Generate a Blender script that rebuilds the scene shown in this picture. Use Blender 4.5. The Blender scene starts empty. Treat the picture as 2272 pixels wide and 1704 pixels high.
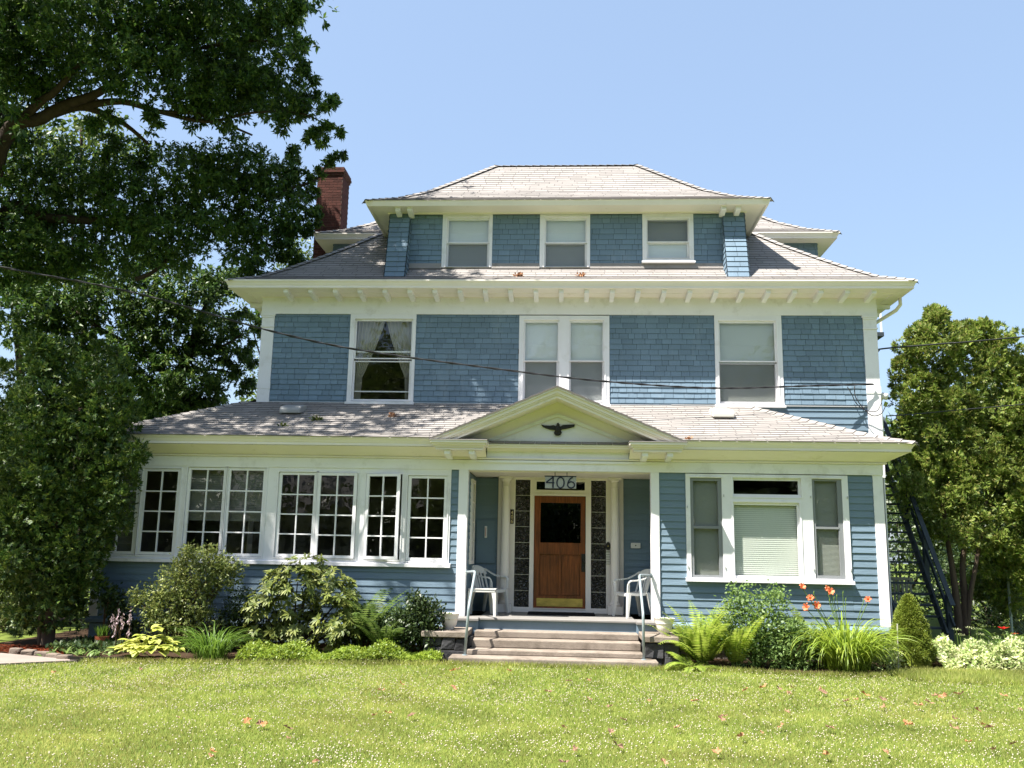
import bpy, math, random
import numpy as np
from mathutils import Vector, Matrix
R = math.radians
random.seed(7)
rng = np.random.default_rng(7)
scene = bpy.context.scene
COL = scene.collection

# ------------------------------------------------------------------ camera
FPX, PITCH, ROLL, YAW = 1976.0, 0.18114, 0.01870, 0.06112
CAM = np.array([0.0876, -15.549, 1.1682])
_cy, _sy = math.cos(YAW), math.sin(YAW)
_f = np.array([-_sy*math.cos(PITCH), _cy*math.cos(PITCH), math.sin(PITCH)])
_r0 = np.array([_cy, _sy, 0.0]); _u0 = np.cross(_r0, _f)
_r = _r0*math.cos(ROLL)+_u0*math.sin(ROLL); _u = -_r0*math.sin(ROLL)+_u0*math.cos(ROLL)
cam = bpy.data.objects.new("camera", bpy.data.cameras.new("camera"))
cam.data.sensor_width = 36; cam.data.lens = FPX/2272*36
cam.data.clip_start = 0.1; cam.data.clip_end = 2000
cam.matrix_world = Matrix([[_r[i], _u[i], -_f[i], CAM[i]] for i in range(3)] + [[0, 0, 0, 1]])
COL.objects.link(cam); scene.camera = cam

def at(a, b, Y=None, Z=None):
    """world point seen at photo pixel (a,b) on the plane y=Y or z=Z"""
    d = _f*FPX+_r*(a-1136)-_u*(b-852)
    t = (Y-CAM[1])/d[1] if Y is not None else (Z-CAM[2])/d[2]
    return CAM+t*d
def mpp(Y): return (Y-CAM[1])/FPX      # metres per photo pixel at depth Y

# ------------------------------------------------------------------ light
SUN_EL, SUN_AZ = R(60), R(55)          # azimuth measured from the street (-Y) towards the left (-X)
s_dir = Vector((-math.sin(SUN_AZ)*math.cos(SUN_EL), -math.cos(SUN_AZ)*math.cos(SUN_EL), math.sin(SUN_EL)))
sl = bpy.data.lights.new("sun", 'SUN'); sl.energy = 5.0; sl.angle = R(0.53); sl.color = (1.0, 0.95, 0.87)
sun = bpy.data.objects.new("sun", sl); sun.rotation_euler = s_dir.to_track_quat('Z', 'Y').to_euler(); COL.objects.link(sun)
world = bpy.data.worlds.new("World"); scene.world = world; world.use_nodes = True
nt = world.node_tree; nt.nodes.clear()
sky = nt.nodes.new('ShaderNodeTexSky'); sky.sky_type = 'NISHITA'; sky.sun_disc = False
sky.sun_elevation = SUN_EL; sky.sun_rotation = math.atan2(s_dir.x, s_dir.y)
sky.air_density = 1.0; sky.dust_density = 2.0; sky.ozone_density = 1.2; sky.altitude = 300
bg = nt.nodes.new('ShaderNodeBackground'); bg.inputs['Strength'].default_value = 0.12
wo = nt.nodes.new('ShaderNodeOutputWorld')
gm = nt.nodes.new('ShaderNodeGamma'); gm.inputs['Gamma'].default_value = 0.72
nt.links.new(sky.outputs[0], gm.inputs[0]); hs_ = nt.nodes.new('ShaderNodeHueSaturation'); hs_.inputs['Saturation'].default_value = 1.3; nt.links.new(gm.outputs[0], hs_.inputs['Color'])
hz_ = nt.nodes.new('ShaderNodeMix'); hz_.data_type = 'RGBA'; hz_.inputs[0].default_value = .42; hz_.inputs[7].default_value = (1.75, 2.2, 2.95, 1)   # thin summer haze over the whole sky
nt.links.new(hs_.outputs[0], hz_.inputs[6]); nt.links.new(hz_.outputs[2], bg.inputs[0]); nt.links.new(bg.outputs[0], wo.inputs[0])
scene.view_settings.view_transform = 'Standard'; scene.view_settings.look = 'None'
scene.view_settings.exposure = 1.62; scene.view_settings.gamma = 1.0
scene.cycles.max_bounces = 8; scene.cycles.transparent_max_bounces = 12
scene.cycles.use_denoising = True

# ------------------------------------------------------------------ materials
MATS = {}
def newmat(name):
    m = bpy.data.materials.new(name); m.use_nodes = True; m.node_tree.nodes.clear(); MATS[name] = m
    return m, m.node_tree.nodes, m.node_tree.links
def pm(name, col, rough=.6, spec=.3, var=0., scale=3., island=0., bump=0., bscale=40., metal=0., stretch=(1,1,1), stain=None, trans=0., objrand=0.):
    """principled paint / stone / wood with noise variation, per-piece variation, bump and an optional stain colour"""
    m, N, L = newmat(name)
    out = N.new('ShaderNodeOutputMaterial'); p = N.new('ShaderNodeBsdfPrincipled')
    p.inputs['Roughness'].default_value = rough; p.inputs['Specular IOR Level'].default_value = spec; p.inputs['Metallic'].default_value = metal
    rgb = N.new('ShaderNodeRGB'); rgb.outputs[0].default_value = (*col, 1); c = rgb.outputs[0]
    tc = N.new('ShaderNodeNewGeometry'); mp = N.new('ShaderNodeMapping'); mp.inputs['Scale'].default_value = stretch
    L.new(tc.outputs['Position'], mp.inputs['Vector'])
    if var or island:
        hs = N.new('ShaderNodeHueSaturation'); L.new(c, hs.inputs['Color']); v = None
        if var:
            n = N.new('ShaderNodeTexNoise'); n.inputs['Scale'].default_value = scale; n.inputs['Detail'].default_value = 6; n.inputs['Roughness'].default_value = .65
            L.new(mp.outputs[0], n.inputs['Vector'])
            mr = N.new('ShaderNodeMapRange'); mr.inputs['From Min'].default_value = .25; mr.inputs['From Max'].default_value = .75
            mr.inputs['To Min'].default_value = 1-var; mr.inputs['To Max'].default_value = 1+var
            L.new(n.outputs['Fac'], mr.inputs['Value']); v = mr.outputs[0]
        if island:
            g = N.new('ShaderNodeNewGeometry'); mr2 = N.new('ShaderNodeMapRange')
            mr2.inputs['To Min'].default_value = 1-island; mr2.inputs['To Max'].default_value = 1+island
            L.new(g.outputs['Random Per Island'], mr2.inputs['Value'])
            if v is not None:
                mu = N.new('ShaderNodeMath'); mu.operation = 'MULTIPLY'; L.new(v, mu.inputs[0]); L.new(mr2.outputs[0], mu.inputs[1]); v = mu.outputs[0]
            else: v = mr2.outputs[0]
        L.new(v, hs.inputs['Value']); c = hs.outputs[0]
    if objrand:
        oi = N.new('ShaderNodeObjectInfo'); hs = N.new('ShaderNodeHueSaturation'); L.new(c, hs.inputs['Color'])
        for inp, a, b in (('Value',1-objrand,1+objrand),('Saturation',.75,1.05)):
            mr = N.new('ShaderNodeMapRange'); mr.inputs['To Min'].default_value = a; mr.inputs['To Max'].default_value = b; L.new(oi.outputs['Random'], mr.inputs['Value']); L.new(mr.outputs[0], hs.inputs[inp])
        c = hs.outputs[0]
    if stain:
        scol, sscale, lo, hi = stain
        n = N.new('ShaderNodeTexNoise'); n.inputs['Scale'].default_value = sscale; n.inputs['Detail'].default_value = 8; n.inputs['Roughness'].default_value = .7
        L.new(mp.outputs[0], n.inputs['Vector'])
        mr = N.new('ShaderNodeMapRange'); mr.inputs['From Min'].default_value = lo; mr.inputs['From Max'].default_value = hi
        L.new(n.outputs['Fac'], mr.inputs['Value'])
        mx = N.new('ShaderNodeMix'); mx.data_type = 'RGBA'; L.new(mr.outputs[0], mx.inputs[0]); L.new(c, mx.inputs[6]); mx.inputs[7].default_value = (*scol, 1)
        c = mx.outputs[2]
    L.new(c, p.inputs['Base Color'])
    if bump:
        n = N.new('ShaderNodeTexNoise'); n.inputs['Scale'].default_value = bscale; n.inputs['Detail'].default_value = 5
        L.new(mp.outputs[0], n.inputs['Vector'])
        b = N.new('ShaderNodeBump'); b.inputs['Strength'].default_value = bump; b.inputs['Distance'].default_value = .02
        L.new(n.outputs['Fac'], b.inputs['Height']); L.new(b.outputs[0], p.inputs['Normal'])
    sh = p.outputs[0]
    if trans:
        t = N.new('ShaderNodeBsdfTranslucent'); L.new(c, t.inputs['Color'])
        mx = N.new('ShaderNodeMixShader'); mx.inputs[0].default_value = trans; L.new(sh, mx.inputs[1]); L.new(t.outputs[0], mx.inputs[2]); sh = mx.outputs[0]
    L.new(sh, out.inputs['Surface'])
    return m
def leafmat(name, cols, trans=.35, rough=.45, spec=.35, patch=None):
    """foliage: each leaf its own tone from the ramp, light passing through"""
    m, N, L = newmat(name)
    out = N.new('ShaderNodeOutputMaterial'); p = N.new('ShaderNodeBsdfPrincipled')
    p.inputs['Roughness'].default_value = rough; p.inputs['Specular IOR Level'].default_value = spec
    g = N.new('ShaderNodeNewGeometry'); r = N.new('ShaderNodeValToRGB')
    e = r.color_ramp.elements
    while len(e) < len(cols): e.new(.5)
    for i, c in enumerate(cols): e[i].position = i/(len(cols)-1); e[i].color = (*c, 1)
    L.new(g.outputs['Random Per Island'], r.inputs[0])
    n = N.new('ShaderNodeTexNoise'); n.inputs['Scale'].default_value = 1.3; n.inputs['Detail'].default_value = 3
    L.new(g.outputs['Position'], n.inputs['Vector'])
    mr = N.new('ShaderNodeMapRange'); mr.inputs['From Min'].default_value = .3; mr.inputs['From Max'].default_value = .7
    mr.inputs['To Min'].default_value = .72; mr.inputs['To Max'].default_value = 1.28; L.new(n.outputs['Fac'], mr.inputs['Value'])
    hs = N.new('ShaderNodeHueSaturation'); L.new(r.outputs[0], hs.inputs['Color']); L.new(mr.outputs[0], hs.inputs['Value'])
    if patch:                                        # worn or lusher patches
        n2 = N.new('ShaderNodeTexNoise'); n2.inputs['Scale'].default_value = .55; n2.inputs['Detail'].default_value = 5; L.new(g.outputs['Position'], n2.inputs['Vector'])
        m2 = N.new('ShaderNodeMapRange'); m2.inputs['From Min'].default_value = .46; m2.inputs['From Max'].default_value = .68; m2.inputs['To Max'].default_value = .5; L.new(n2.outputs['Fac'], m2.inputs['Value'])
        mx0 = N.new('ShaderNodeMix'); mx0.data_type = 'RGBA'; L.new(m2.outputs[0], mx0.inputs[0]); L.new(r.outputs[0], mx0.inputs[6]); mx0.inputs[7].default_value = (*patch, 1); L.new(mx0.outputs[2], hs.inputs['Color'])
    L.new(hs.outputs[0], p.inputs['Base Color'])
    t = N.new('ShaderNodeBsdfTranslucent'); 
    hs2 = N.new('ShaderNodeHueSaturation'); hs2.inputs['Value'].default_value = 1.3; hs2.inputs['Hue'].default_value = .49; L.new(hs.outputs[0], hs2.inputs['Color']); L.new(hs2.outputs[0], t.inputs['Color'])
    mx = N.new('ShaderNodeMixShader'); mx.inputs[0].default_value = trans
    L.new(p.outputs[0], mx.inputs[1]); L.new(t.outputs[0], mx.inputs[2]); L.new(mx.outputs[0], out.inputs['Surface'])
    return m
def glassmat(name, tint=(.75,.8,.78), ior=1.5, rough=.0, gain=1.0, base=0.0, wob=.012):
    m, N, L = newmat(name)
    out = N.new('ShaderNodeOutputMaterial'); t = N.new('ShaderNodeBsdfTransparent'); t.inputs[0].default_value = (*tint, 1)
    g = N.new('ShaderNodeBsdfGlossy'); g.inputs['Roughness'].default_value = rough; g.inputs['Color'].default_value = (1,1,1,1)
    n = N.new('ShaderNodeTexNoise'); n.inputs['Scale'].default_value = 3.5; n.inputs['Detail'].default_value = 1
    ge = N.new('ShaderNodeNewGeometry'); L.new(ge.outputs['Position'], n.inputs['Vector'])
    b = N.new('ShaderNodeBump'); b.inputs['Strength'].default_value = .35; b.inputs['Distance'].default_value = wob; L.new(n.outputs['Fac'], b.inputs['Height']); L.new(b.outputs[0], g.inputs['Normal'])
    fr = N.new('ShaderNodeLayerWeight'); fr.inputs[0].default_value = .5; pw = N.new('ShaderNodeMath'); pw.operation = 'POWER'; pw.inputs[1].default_value = 5; L.new(fr.outputs['Facing'], pw.inputs[0])
    ma = N.new('ShaderNodeMath'); ma.operation = 'MULTIPLY_ADD'; ma.inputs[1].default_value = .9; ma.inputs[2].default_value = .06*gain+base; ma.use_clamp = True
    L.new(pw.outputs[0], ma.inputs[0])
    mx = N.new('ShaderNodeMixShader'); L.new(ma.outputs[0], mx.inputs[0]); L.new(t.outputs[0], mx.inputs[1]); L.new(g.outputs[0], mx.inputs[2]); L.new(mx.outputs[0], out.inputs['Surface'])
    return m
def screenmat(name, col, alpha):
    m, N, L = newmat(name)
    out = N.new('ShaderNodeOutputMaterial'); t = N.new('ShaderNodeBsdfTransparent'); d = N.new('ShaderNodeBsdfDiffuse'); d.inputs[0].default_value = (*col, 1)
    mx = N.new('ShaderNodeMixShader'); mx.inputs[0].default_value = alpha; L.new(t.outputs[0], mx.inputs[1]); L.new(d.outputs[0], mx.inputs[2]); L.new(mx.outputs[0], out.inputs['Surface'])
    return m

BLUE = (.143, .208, .272)
pm('blue_shingle', BLUE, .62, .25, var=.14, scale=1.2, island=.11, bump=.25, bscale=60, stretch=(1,1,.25), stain=((.21,.27,.32),3.2,.56,.85))
pm('blue_clapboard', (.141,.202,.258), .55, .3, var=.10, scale=1.0, island=.05, bump=.2, bscale=50, stretch=(.15,1,1), stain=((.085,.12,.15),2.4,.55,.85))
pm('blue_paint', (.141,.202,.258), .55, .3, var=.08, scale=2)
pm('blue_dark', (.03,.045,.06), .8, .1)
pm('white_paint', (.78,.765,.785), .5, .3, var=.05, scale=1.5, bump=.06, bscale=30, stain=((.5,.48,.44),2.2,.54,.85))
pm('cream_paint', (.785,.725,.67), .5, .3, var=.05, scale=1.5, stain=((.42,.36,.26),2.6,.62,.85))
pm('gray_sash', (.2,.21,.22), .45, .35, var=.05)
pm('shadow_gap', (.02,.02,.02), .9, .1)
pm('roof_shingle', (.275,.257,.243), .9, .15, var=.16, scale=1.1, island=.075, bump=.5, bscale=180, stain=((.15,.12,.10),1.7,.6,.8))
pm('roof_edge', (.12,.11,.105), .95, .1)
pm('metal_flashing', (.5,.5,.5), .4, .4, metal=.3)
pm('brick_red', (.072,.027,.021), .85, .15, island=.28, var=.15, scale=8, bump=.3)
pm('mortar', (.12,.08,.065), .9, .1, var=.2, scale=8)
pm('concrete', (.25,.21,.175), .9, .15, var=.18, scale=2.2, bump=.35, bscale=70, stain=((.11,.09,.07),2.6,.45,.72))
pm('path_concrete', (.25,.205,.18), .9, .15, var=.12, scale=3, bump=.3)
pm('basalt', (.045,.045,.048), .85, .2, var=.35, scale=7, island=.3, bump=.8, bscale=16)
pm('mortar_dark', (.14,.12,.11), .95, .1, var=.3, scale=9, bump=.5)
pm('deck_floor', (.2,.19,.18), .7, .25, var=.12, scale=4)
pm('rail_metal', (.27,.32,.34), .4, .4, var=.1, scale=9, metal=.15)
pm('plastic_white', (.72,.71,.68), .42, .4, var=.05, scale=6, trans=.06)
pm('pot_white', (.74,.69,.64), .4, .4, var=.06, scale=6)
pm('terracotta', (.26,.075,.035), .8, .2, var=.15, scale=9)
pm('mat_black', (.018,.017,.02), .95, .05, bump=.6, bscale=300)
pm('black_iron', (.014,.012,.011), .5, .4)
pm('cable_black', (.02,.02,.022), .6, .3)
pm('brass', (.55,.42,.12), .42, .5, metal=.85, var=.35, scale=5, stretch=(1,1,2.5))
pm('soil', (.05,.032,.02), .95, .05, var=.4, scale=9, bump=.9, bscale=40)
pm('mulch_red', (.13,.03,.013), .95, .05, island=.4, var=.3, scale=20)
pm('stone_edge', (.2,.16,.13), .9, .1, var=.3, scale=7, island=.25, bump=.5)
pm('bark', (.045,.034,.027), .95, .1, var=.35, scale=9, bump=1.0, bscale=22, stretch=(1,1,.25))
pm('bark_red', (.095,.07,.052), .95, .1, var=.35, scale=9, bump=1.0, bscale=22, stretch=(1,1,.2))
pm('twig', (.09,.055,.03), .9, .1)
pm('green_stem', (.10,.16,.03), .6, .2)
pm('stain_wood', (.045,.058,.066), .75, .2, var=.2, scale=4)
pm('gray_wood', (.38,.36,.32), .85, .1, var=.25, scale=6)
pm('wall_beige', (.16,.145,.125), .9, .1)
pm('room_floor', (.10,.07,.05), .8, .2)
pm('blind_white', (.92,.94,.93), .6, .2, trans=.12)
pm('blind_green', (.66,.685,.615), .6, .2, trans=.1)
pm('blind_dark', (.16,.16,.14), .7, .1)
pm('curtain', (.55,.52,.46), .9, .05, trans=.4)
pm('sign_plate', (.33,.33,.32), .5, .3, var=.05)
pm('sign_navy', (.012,.014,.035), .5, .3)
pm('plaque_dark', (.03,.018,.012), .5, .3)
pm('plaque_digit', (.62,.52,.3), .5, .3)
pm('keypad_metal', (.4,.38,.36), .4, .4, metal=.5)
pm('vent_gray', (.3,.3,.3), .6, .3)
pm('vent_light', (.5,.47,.43), .6, .3)
pm('dead_leaf', (.36,.18,.09), .8, .15, var=.3, scale=30, trans=.2, objrand=.3)
pm('clover_white', (.56,.5,.39), .8, .1, island=.14, trans=.25)
pm('orange_petal', (.8,.24,.11), .5, .3, island=.2, trans=.35)
pm('red_petal', (.55,.015,.012), .5, .3, trans=.3)
pm('lilac_petal', (.5,.42,.55), .6, .2, island=.2, trans=.35)
pm('pink_petal', (.55,.42,.46), .6, .2, island=.2, trans=.35)
pm('far_wall', (.45,.42,.38), .8, .1)
pm('far_roof', (.2,.19,.19), .9, .1)
glassmat('glass', tint=(.93,.95,.94), gain=1.0, base=.0)
glassmat('glass_sky', tint=(.93,.95,.94), gain=1.0, base=.0)
glassmat('glass_dark', tint=(.12,.12,.11), gain=1.0, base=.01)
screenmat('insect_screen', (.07,.075,.085), .45)
screenmat('storm_screen', (.10,.10,.085), .38)

def woodmat():
    m, N, L = newmat('door_wood')
    out = N.new('ShaderNodeOutputMaterial'); p = N.new('ShaderNodeBsdfPrincipled'); p.inputs['Roughness'].default_value = .38; p.inputs['Specular IOR Level'].default_value = .45
    g = N.new('ShaderNodeNewGeometry'); mp = N.new('ShaderNodeMapping'); mp.inputs['Scale'].default_value = (26, 26, 1.6); L.new(g.outputs['Position'], mp.inputs[0])
    n = N.new('ShaderNodeTexNoise'); n.inputs['Scale'].default_value = 1.6; n.inputs['Detail'].default_value = 7; n.inputs['Roughness'].default_value = .7; L.new(mp.outputs[0], n.inputs[0])
    r = N.new('ShaderNodeValToRGB'); e = r.color_ramp.elements; e[0].position = .3; e[0].color = (.07,.016,.004,1); e[1].position = .72; e[1].color = (.32,.085,.02,1)
    L.new(n.outputs['Fac'], r.inputs[0])
    n2 = N.new('ShaderNodeTexNoise'); n2.inputs['Scale'].default_value = 2.2; n2.inputs['Detail'].default_value = 4; mp2 = N.new('ShaderNodeMapping'); mp2.inputs['Scale'].default_value = (2.2,2,.8); L.new(g.outputs['Position'], mp2.inputs[0]); L.new(mp2.outputs[0], n2.inputs[0])
    mr = N.new('ShaderNodeMapRange'); mr.inputs['From Min'].default_value = .3; mr.inputs['From Max'].default_value = .7; mr.inputs['To Min'].default_value = .6; mr.inputs['To Max'].default_value = 1.15; L.new(n2.outputs['Fac'], mr.inputs[0])
    hs = N.new('ShaderNodeHueSaturation'); L.new(r.outputs[0], hs.inputs['Color']); L.new(mr.outputs[0], hs.inputs['Value']); L.new(hs.outputs[0], p.inputs['Base Color']); L.new(p.outputs[0], out.inputs[0])
woodmat()
def lawnmat():
    m, N, L = newmat('lawn_ground')
    out = N.new('ShaderNodeOutputMaterial'); p = N.new('ShaderNodeBsdfPrincipled'); p.inputs['Roughness'].default_value = .9; p.inputs['Specular IOR Level'].default_value = .1
    g = N.new('ShaderNodeNewGeometry')
    n = N.new('ShaderNodeTexNoise'); n.inputs['Scale'].default_value = .8; n.inputs['Detail'].default_value = 9; n.inputs['Roughness'].default_value = .7; L.new(g.outputs['Position'], n.inputs[0])
    r = N.new('ShaderNodeValToRGB'); e = r.color_ramp.elements; e[0].position = .3; e[0].color = (.06,.10,.016,1); e[1].position = .7; e[1].color = (.14,.17,.035,1); L.new(n.outputs['Fac'], r.inputs[0]); L.new(r.outputs[0], p.inputs['Base Color']); L.new(p.outputs[0], out.inputs[0])
lawnmat()
def sidelightmat():
    """leaded, bevelled decorative glass: facets that throw small bright glints over a dark hall"""
    m, N, L = newmat('leaded_glass')
    out = N.new('ShaderNodeOutputMaterial'); p = N.new('ShaderNodeBsdfPrincipled'); p.inputs['Roughness'].default_value = .08; p.inputs['Specular IOR Level'].default_value = .9
    p.inputs['Base Color'].default_value = (.018,.018,.014,1)
    g = N.new('ShaderNodeNewGeometry'); v = N.new('ShaderNodeTexVoronoi'); v.inputs['Scale'].default_value = 22; L.new(g.outputs['Position'], v.inputs['Vector'])
    b = N.new('ShaderNodeBump'); b.inputs['Strength'].default_value = 1; b.inputs['Distance'].default_value = .05; L.new(v.outputs['Distance'], b.inputs['Height']); L.new(b.outputs[0], p.inputs['Normal']); L.new(p.outputs[0], out.inputs[0])
sidelightmat()
leafmat('oak_leaf', [(.016,.045,.009),(.036,.085,.016),(.062,.125,.023),(.13,.19,.038)], trans=.38)
leafmat('back_leaf', [(.04,.075,.015),(.075,.12,.022),(.12,.16,.03)], trans=.4)
leafmat('cedar_leaf', [(.015,.042,.009),(.036,.085,.014),(.075,.13,.022),(.14,.175,.032)], trans=.25)
leafmat('cedar_light', [(.075,.135,.022),(.15,.225,.038),(.23,.295,.055),(.28,.25,.085)], trans=.36)
leafmat('azalea_leaf', [(.06,.095,.022),(.14,.175,.042),(.25,.27,.09)], trans=.3)
leafmat('rhodo_leaf', [(.06,.09,.016),(.12,.15,.03),(.2,.22,.05)], trans=.2, rough=.5, spec=.3)
leafmat('fern_leaf', [(.17,.26,.03),(.25,.34,.05),(.33,.40,.08)], trans=.45)
leafmat('fern_dark', [(.06,.11,.025),(.10,.16,.035),(.14,.2,.05)], trans=.4)
leafmat('shrub_dark', [(.02,.045,.012),(.04,.07,.018),(.075,.11,.03)], trans=.25, spec=.5)
leafmat('columbine_leaf', [(.10,.17,.05),(.16,.25,.07),(.22,.31,.10)], trans=.45)
leafmat('cover_leaf', [(.12,.2,.02),(.2,.28,.03),(.27,.34,.05)], trans=.4)
leafmat('spruce_leaf', [(.10,.15,.02),(.17,.22,.03),(.24,.28,.04)], trans=.2)
leafmat('hosta_leaf', [(.3,.36,.07),(.42,.45,.10),(.5,.52,.17)], trans=.35)
leafmat('hosta_green', [(.12,.2,.05),(.2,.27,.09),(.3,.36,.16)], trans=.35)
leafmat('strap_leaf', [(.14,.22,.02),(.22,.31,.035),(.30,.38,.06)], trans=.4)
leafmat('strap_dark', [(.06,.13,.016),(.10,.19,.025),(.15,.25,.035)], trans=.4)
leafmat('variegated', [(.12,.20,.04),(.34,.42,.15),(.52,.55,.29),(.62,.62,.38)], trans=.3)
leafmat('grass_blade', [(.145,.20,.036),(.235,.295,.06),(.33,.375,.088),(.44,.42,.17)], trans=.5, spec=.2, patch=(.36,.335,.11))

# ------------------------------------------------------------------ objects
ROOT = {}
def tag(o, label=None, cat=None, group=None, kind=None):
    for k, v in (('label', label), ('category', cat), ('group', group), ('kind', kind)):
        if v: o[k] = v
    return o
def thing(name, label, cat, loc=(0,0,0), group=None):
    o = bpy.data.objects.new(name, None); o.empty_display_size = .3; o.location = loc; COL.objects.link(o)
    ROOT[o] = Vector(loc); return tag(o, label, cat, group)
def link(name, me, parent=None):
    o = bpy.data.objects.new(name, me); COL.objects.link(o)
    if parent is not None:
        o.parent = parent
        if parent in ROOT: o.matrix_parent_inverse = Matrix.Translation(-ROOT[parent])
    return o
def copy_tree(root, loc, rz=0., label=None):
    r = root.copy(); COL.objects.link(r); r.location = loc; r.rotation_euler[2] = rz
    if label: r['label'] = label
    for ch in root.children:
        c = ch.copy(); COL.objects.link(c); inv = ch.matrix_parent_inverse.copy(); c.parent = r; c.matrix_parent_inverse = inv
        for g in ch.children:
            d = g.copy(); COL.objects.link(d); d.parent = c
    return r
class MB:
    """collects faces, then becomes ONE mesh object"""
    def __init__(s): s.v = []; s.f = []; s.m = []; s.T = None
    def pt(s, p): s.v.append(tuple(p)); return len(s.v)-1
    def face(s, pts, mi=0):
        i = len(s.v); s.v += [tuple(p) for p in pts]; s.f.append(tuple(range(i, i+len(pts)))); s.m.append(mi)
    def box(s, x0, x1, y0, y1, z0, z1, mi=0):
        i = len(s.v)
        s.v += [(x0,y0,z0),(x1,y0,z0),(x1,y1,z0),(x0,y1,z0),(x0,y0,z1),(x1,y0,z1),(x1,y1,z1),(x0,y1,z1)]
        for q in ((0,3,2,1),(4,5,6,7),(0,1,5,4),(1,2,6,5),(2,3,7,6),(3,0,4,7)): s.f.append(tuple(i+k for k in q)); s.m.append(mi)
    def bar(s, p, q, w, h, up=(0,0,1), mi=0):
        p, q = Vector(p), Vector(q); d = (q-p).normalized(); u = Vector(up); sd = d.cross(u).normalized()*(w/2); u = sd.cross(d).normalized()*(h/2)
        i = len(s.v)
        for e in (p, q): s.v += [tuple(e-sd-u), tuple(e+sd-u), tuple(e+sd+u), tuple(e-sd+u)]
        for k in ((3,2,1,0),(4,5,6,7),(0,1,5,4),(1,2,6,5),(2,3,7,6),(3,0,4,7)): s.f.append(tuple(i+a for a in k)); s.m.append(mi)
    def tube(s, path, r, n=8, mi=0, caps=True):
        path = [Vector(p) for p in path]; rs = r if hasattr(r, '__len__') else [r]*len(path); i0 = len(s.v)
        a = None
        for k, p in enumerate(path):
            d = (path[min(k+1, len(path)-1)]-path[max(k-1, 0)]).normalized()
            if a is None: a = d.orthogonal().normalized()
            else: a = (a-d*a.dot(d)).normalized()
            b = d.cross(a)
            for j in range(n):
                t = 2*math.pi*j/n; s.v.append(tuple(p+(a*math.cos(t)+b*math.sin(t))*rs[k]))
        for k in range(len(path)-1):
            for j in range(n):
                s.f.append((i0+k*n+j, i0+k*n+(j+1)%n, i0+(k+1)*n+(j+1)%n, i0+(k+1)*n+j)); s.m.append(mi)
        if caps:
            s.f.append(tuple(i0+j for j in reversed(range(n)))); s.m.append(mi)
            e = i0+(len(path)-1)*n; s.f.append(tuple(e+j for j in range(n))); s.m.append(mi)
    def lathe(s, prof, cx, cy, n=24, mi=0):
        i0 = len(s.v)
        for r, z in prof:
            for j in range(n):
                t = 2*math.pi*j/n; s.v.append((cx+r*math.cos(t), cy+r*math.sin(t), z))
        for k in range(len(prof)-1):
            for j in range(n):
                s.f.append((i0+k*n+j, i0+k*n+(j+1)%n, i0+(k+1)*n+(j+1)%n, i0+(k+1)*n+j)); s.m.append(mi)
    def prism(s, poly, y0, y1, mi=0):
        """polygon in x,z extruded from y0 (front) to y1"""
        n = len(poly); i = len(s.v)
        s.v += [(x,y0,z) for x, z in poly]+[(x,y1,z) for x, z in poly]
        s.f.append(tuple(range(i, i+n))); s.f.append(tuple(range(i+2*n-1, i+n-1, -1))); s.m += [mi, mi]
        for k in range(n): s.f.append((i+k, i+n+k, i+n+(k+1)%n, i+(k+1)%n)); s.m.append(mi)
    def prism_x(s, poly, x0, x1, mi=0):
        n = len(poly); i = len(s.v)
        s.v += [(x0,y,z) for y, z in poly]+[(x1,y,z) for y, z in poly]
        s.f.append(tuple(range(i+n-1, i-1, -1))); s.f.append(tuple(range(i+n, i+2*n))); s.m += [mi, mi]
        for k in range(n): s.f.append((i+k, i+(k+1)%n, i+n+(k+1)%n, i+n+k)); s.m.append(mi)
    def panel(s, x0, x1, z0, z1, holes, yf, yb, mi=0):
        """flat board with rectangular openings: front face at yf, edges back to yb"""
        xs = sorted({x0, x1, *[h[0] for h in holes], *[h[1] for h in holes]}); zs = sorted({z0, z1, *[h[2] for h in holes], *[h[3] for h in holes]})
        for a, b in zip(xs, xs[1:]):
            for c, d in zip(zs, zs[1:]):
                mx, mz = (a+b)/2, (c+d)/2
                if any(h[0] < mx < h[1] and h[2] < mz < h[3] for h in holes): continue
                s.face([(a,yf,c),(b,yf,c),(b,yf,d),(a,yf,d)], mi)
        def rim(a, b, c, d):
            s.face([(a,yf,c),(a,yf,d),(a,yb,d),(a,yb,c)], mi); s.face([(b,yf,c),(b,yb,c),(b,yb,d),(b,yf,d)], mi)
            s.face([(a,yf,c),(a,yb,c),(b,yb,c),(b,yf,c)], mi); s.face([(a,yf,d),(b,yf,d),(b,yb,d),(a,yb,d)], mi)
        rim(x0, x1, z0, z1)
        for h in holes: rim(*h)
    def build(s, name, mats, parent=None, smooth=False, bevel=0):
        me = bpy.data.meshes.new(name); me.from_pydata(s.v, [], s.f)
        for m in ([mats] if isinstance(mats, str) else mats): me.materials.append(MATS[m])
        me.polygons.foreach_set('material_index', s.m)
        if smooth: me.polygons.foreach_set('use_smooth', [True]*len(s.f))
        me.update(); o = link(name, me, parent)
        if bevel:
            b = o.modifiers.new('bevel', 'BEVEL'); b.width = bevel; b.segments = 2; b.limit_method = 'ANGLE'
        return o
def one(name, mat, parent, *boxes, bevel=0):
    m = MB()
    for b in boxes: m.box(*b)
    return m.build(name, mat, parent, bevel=bevel)

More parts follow.
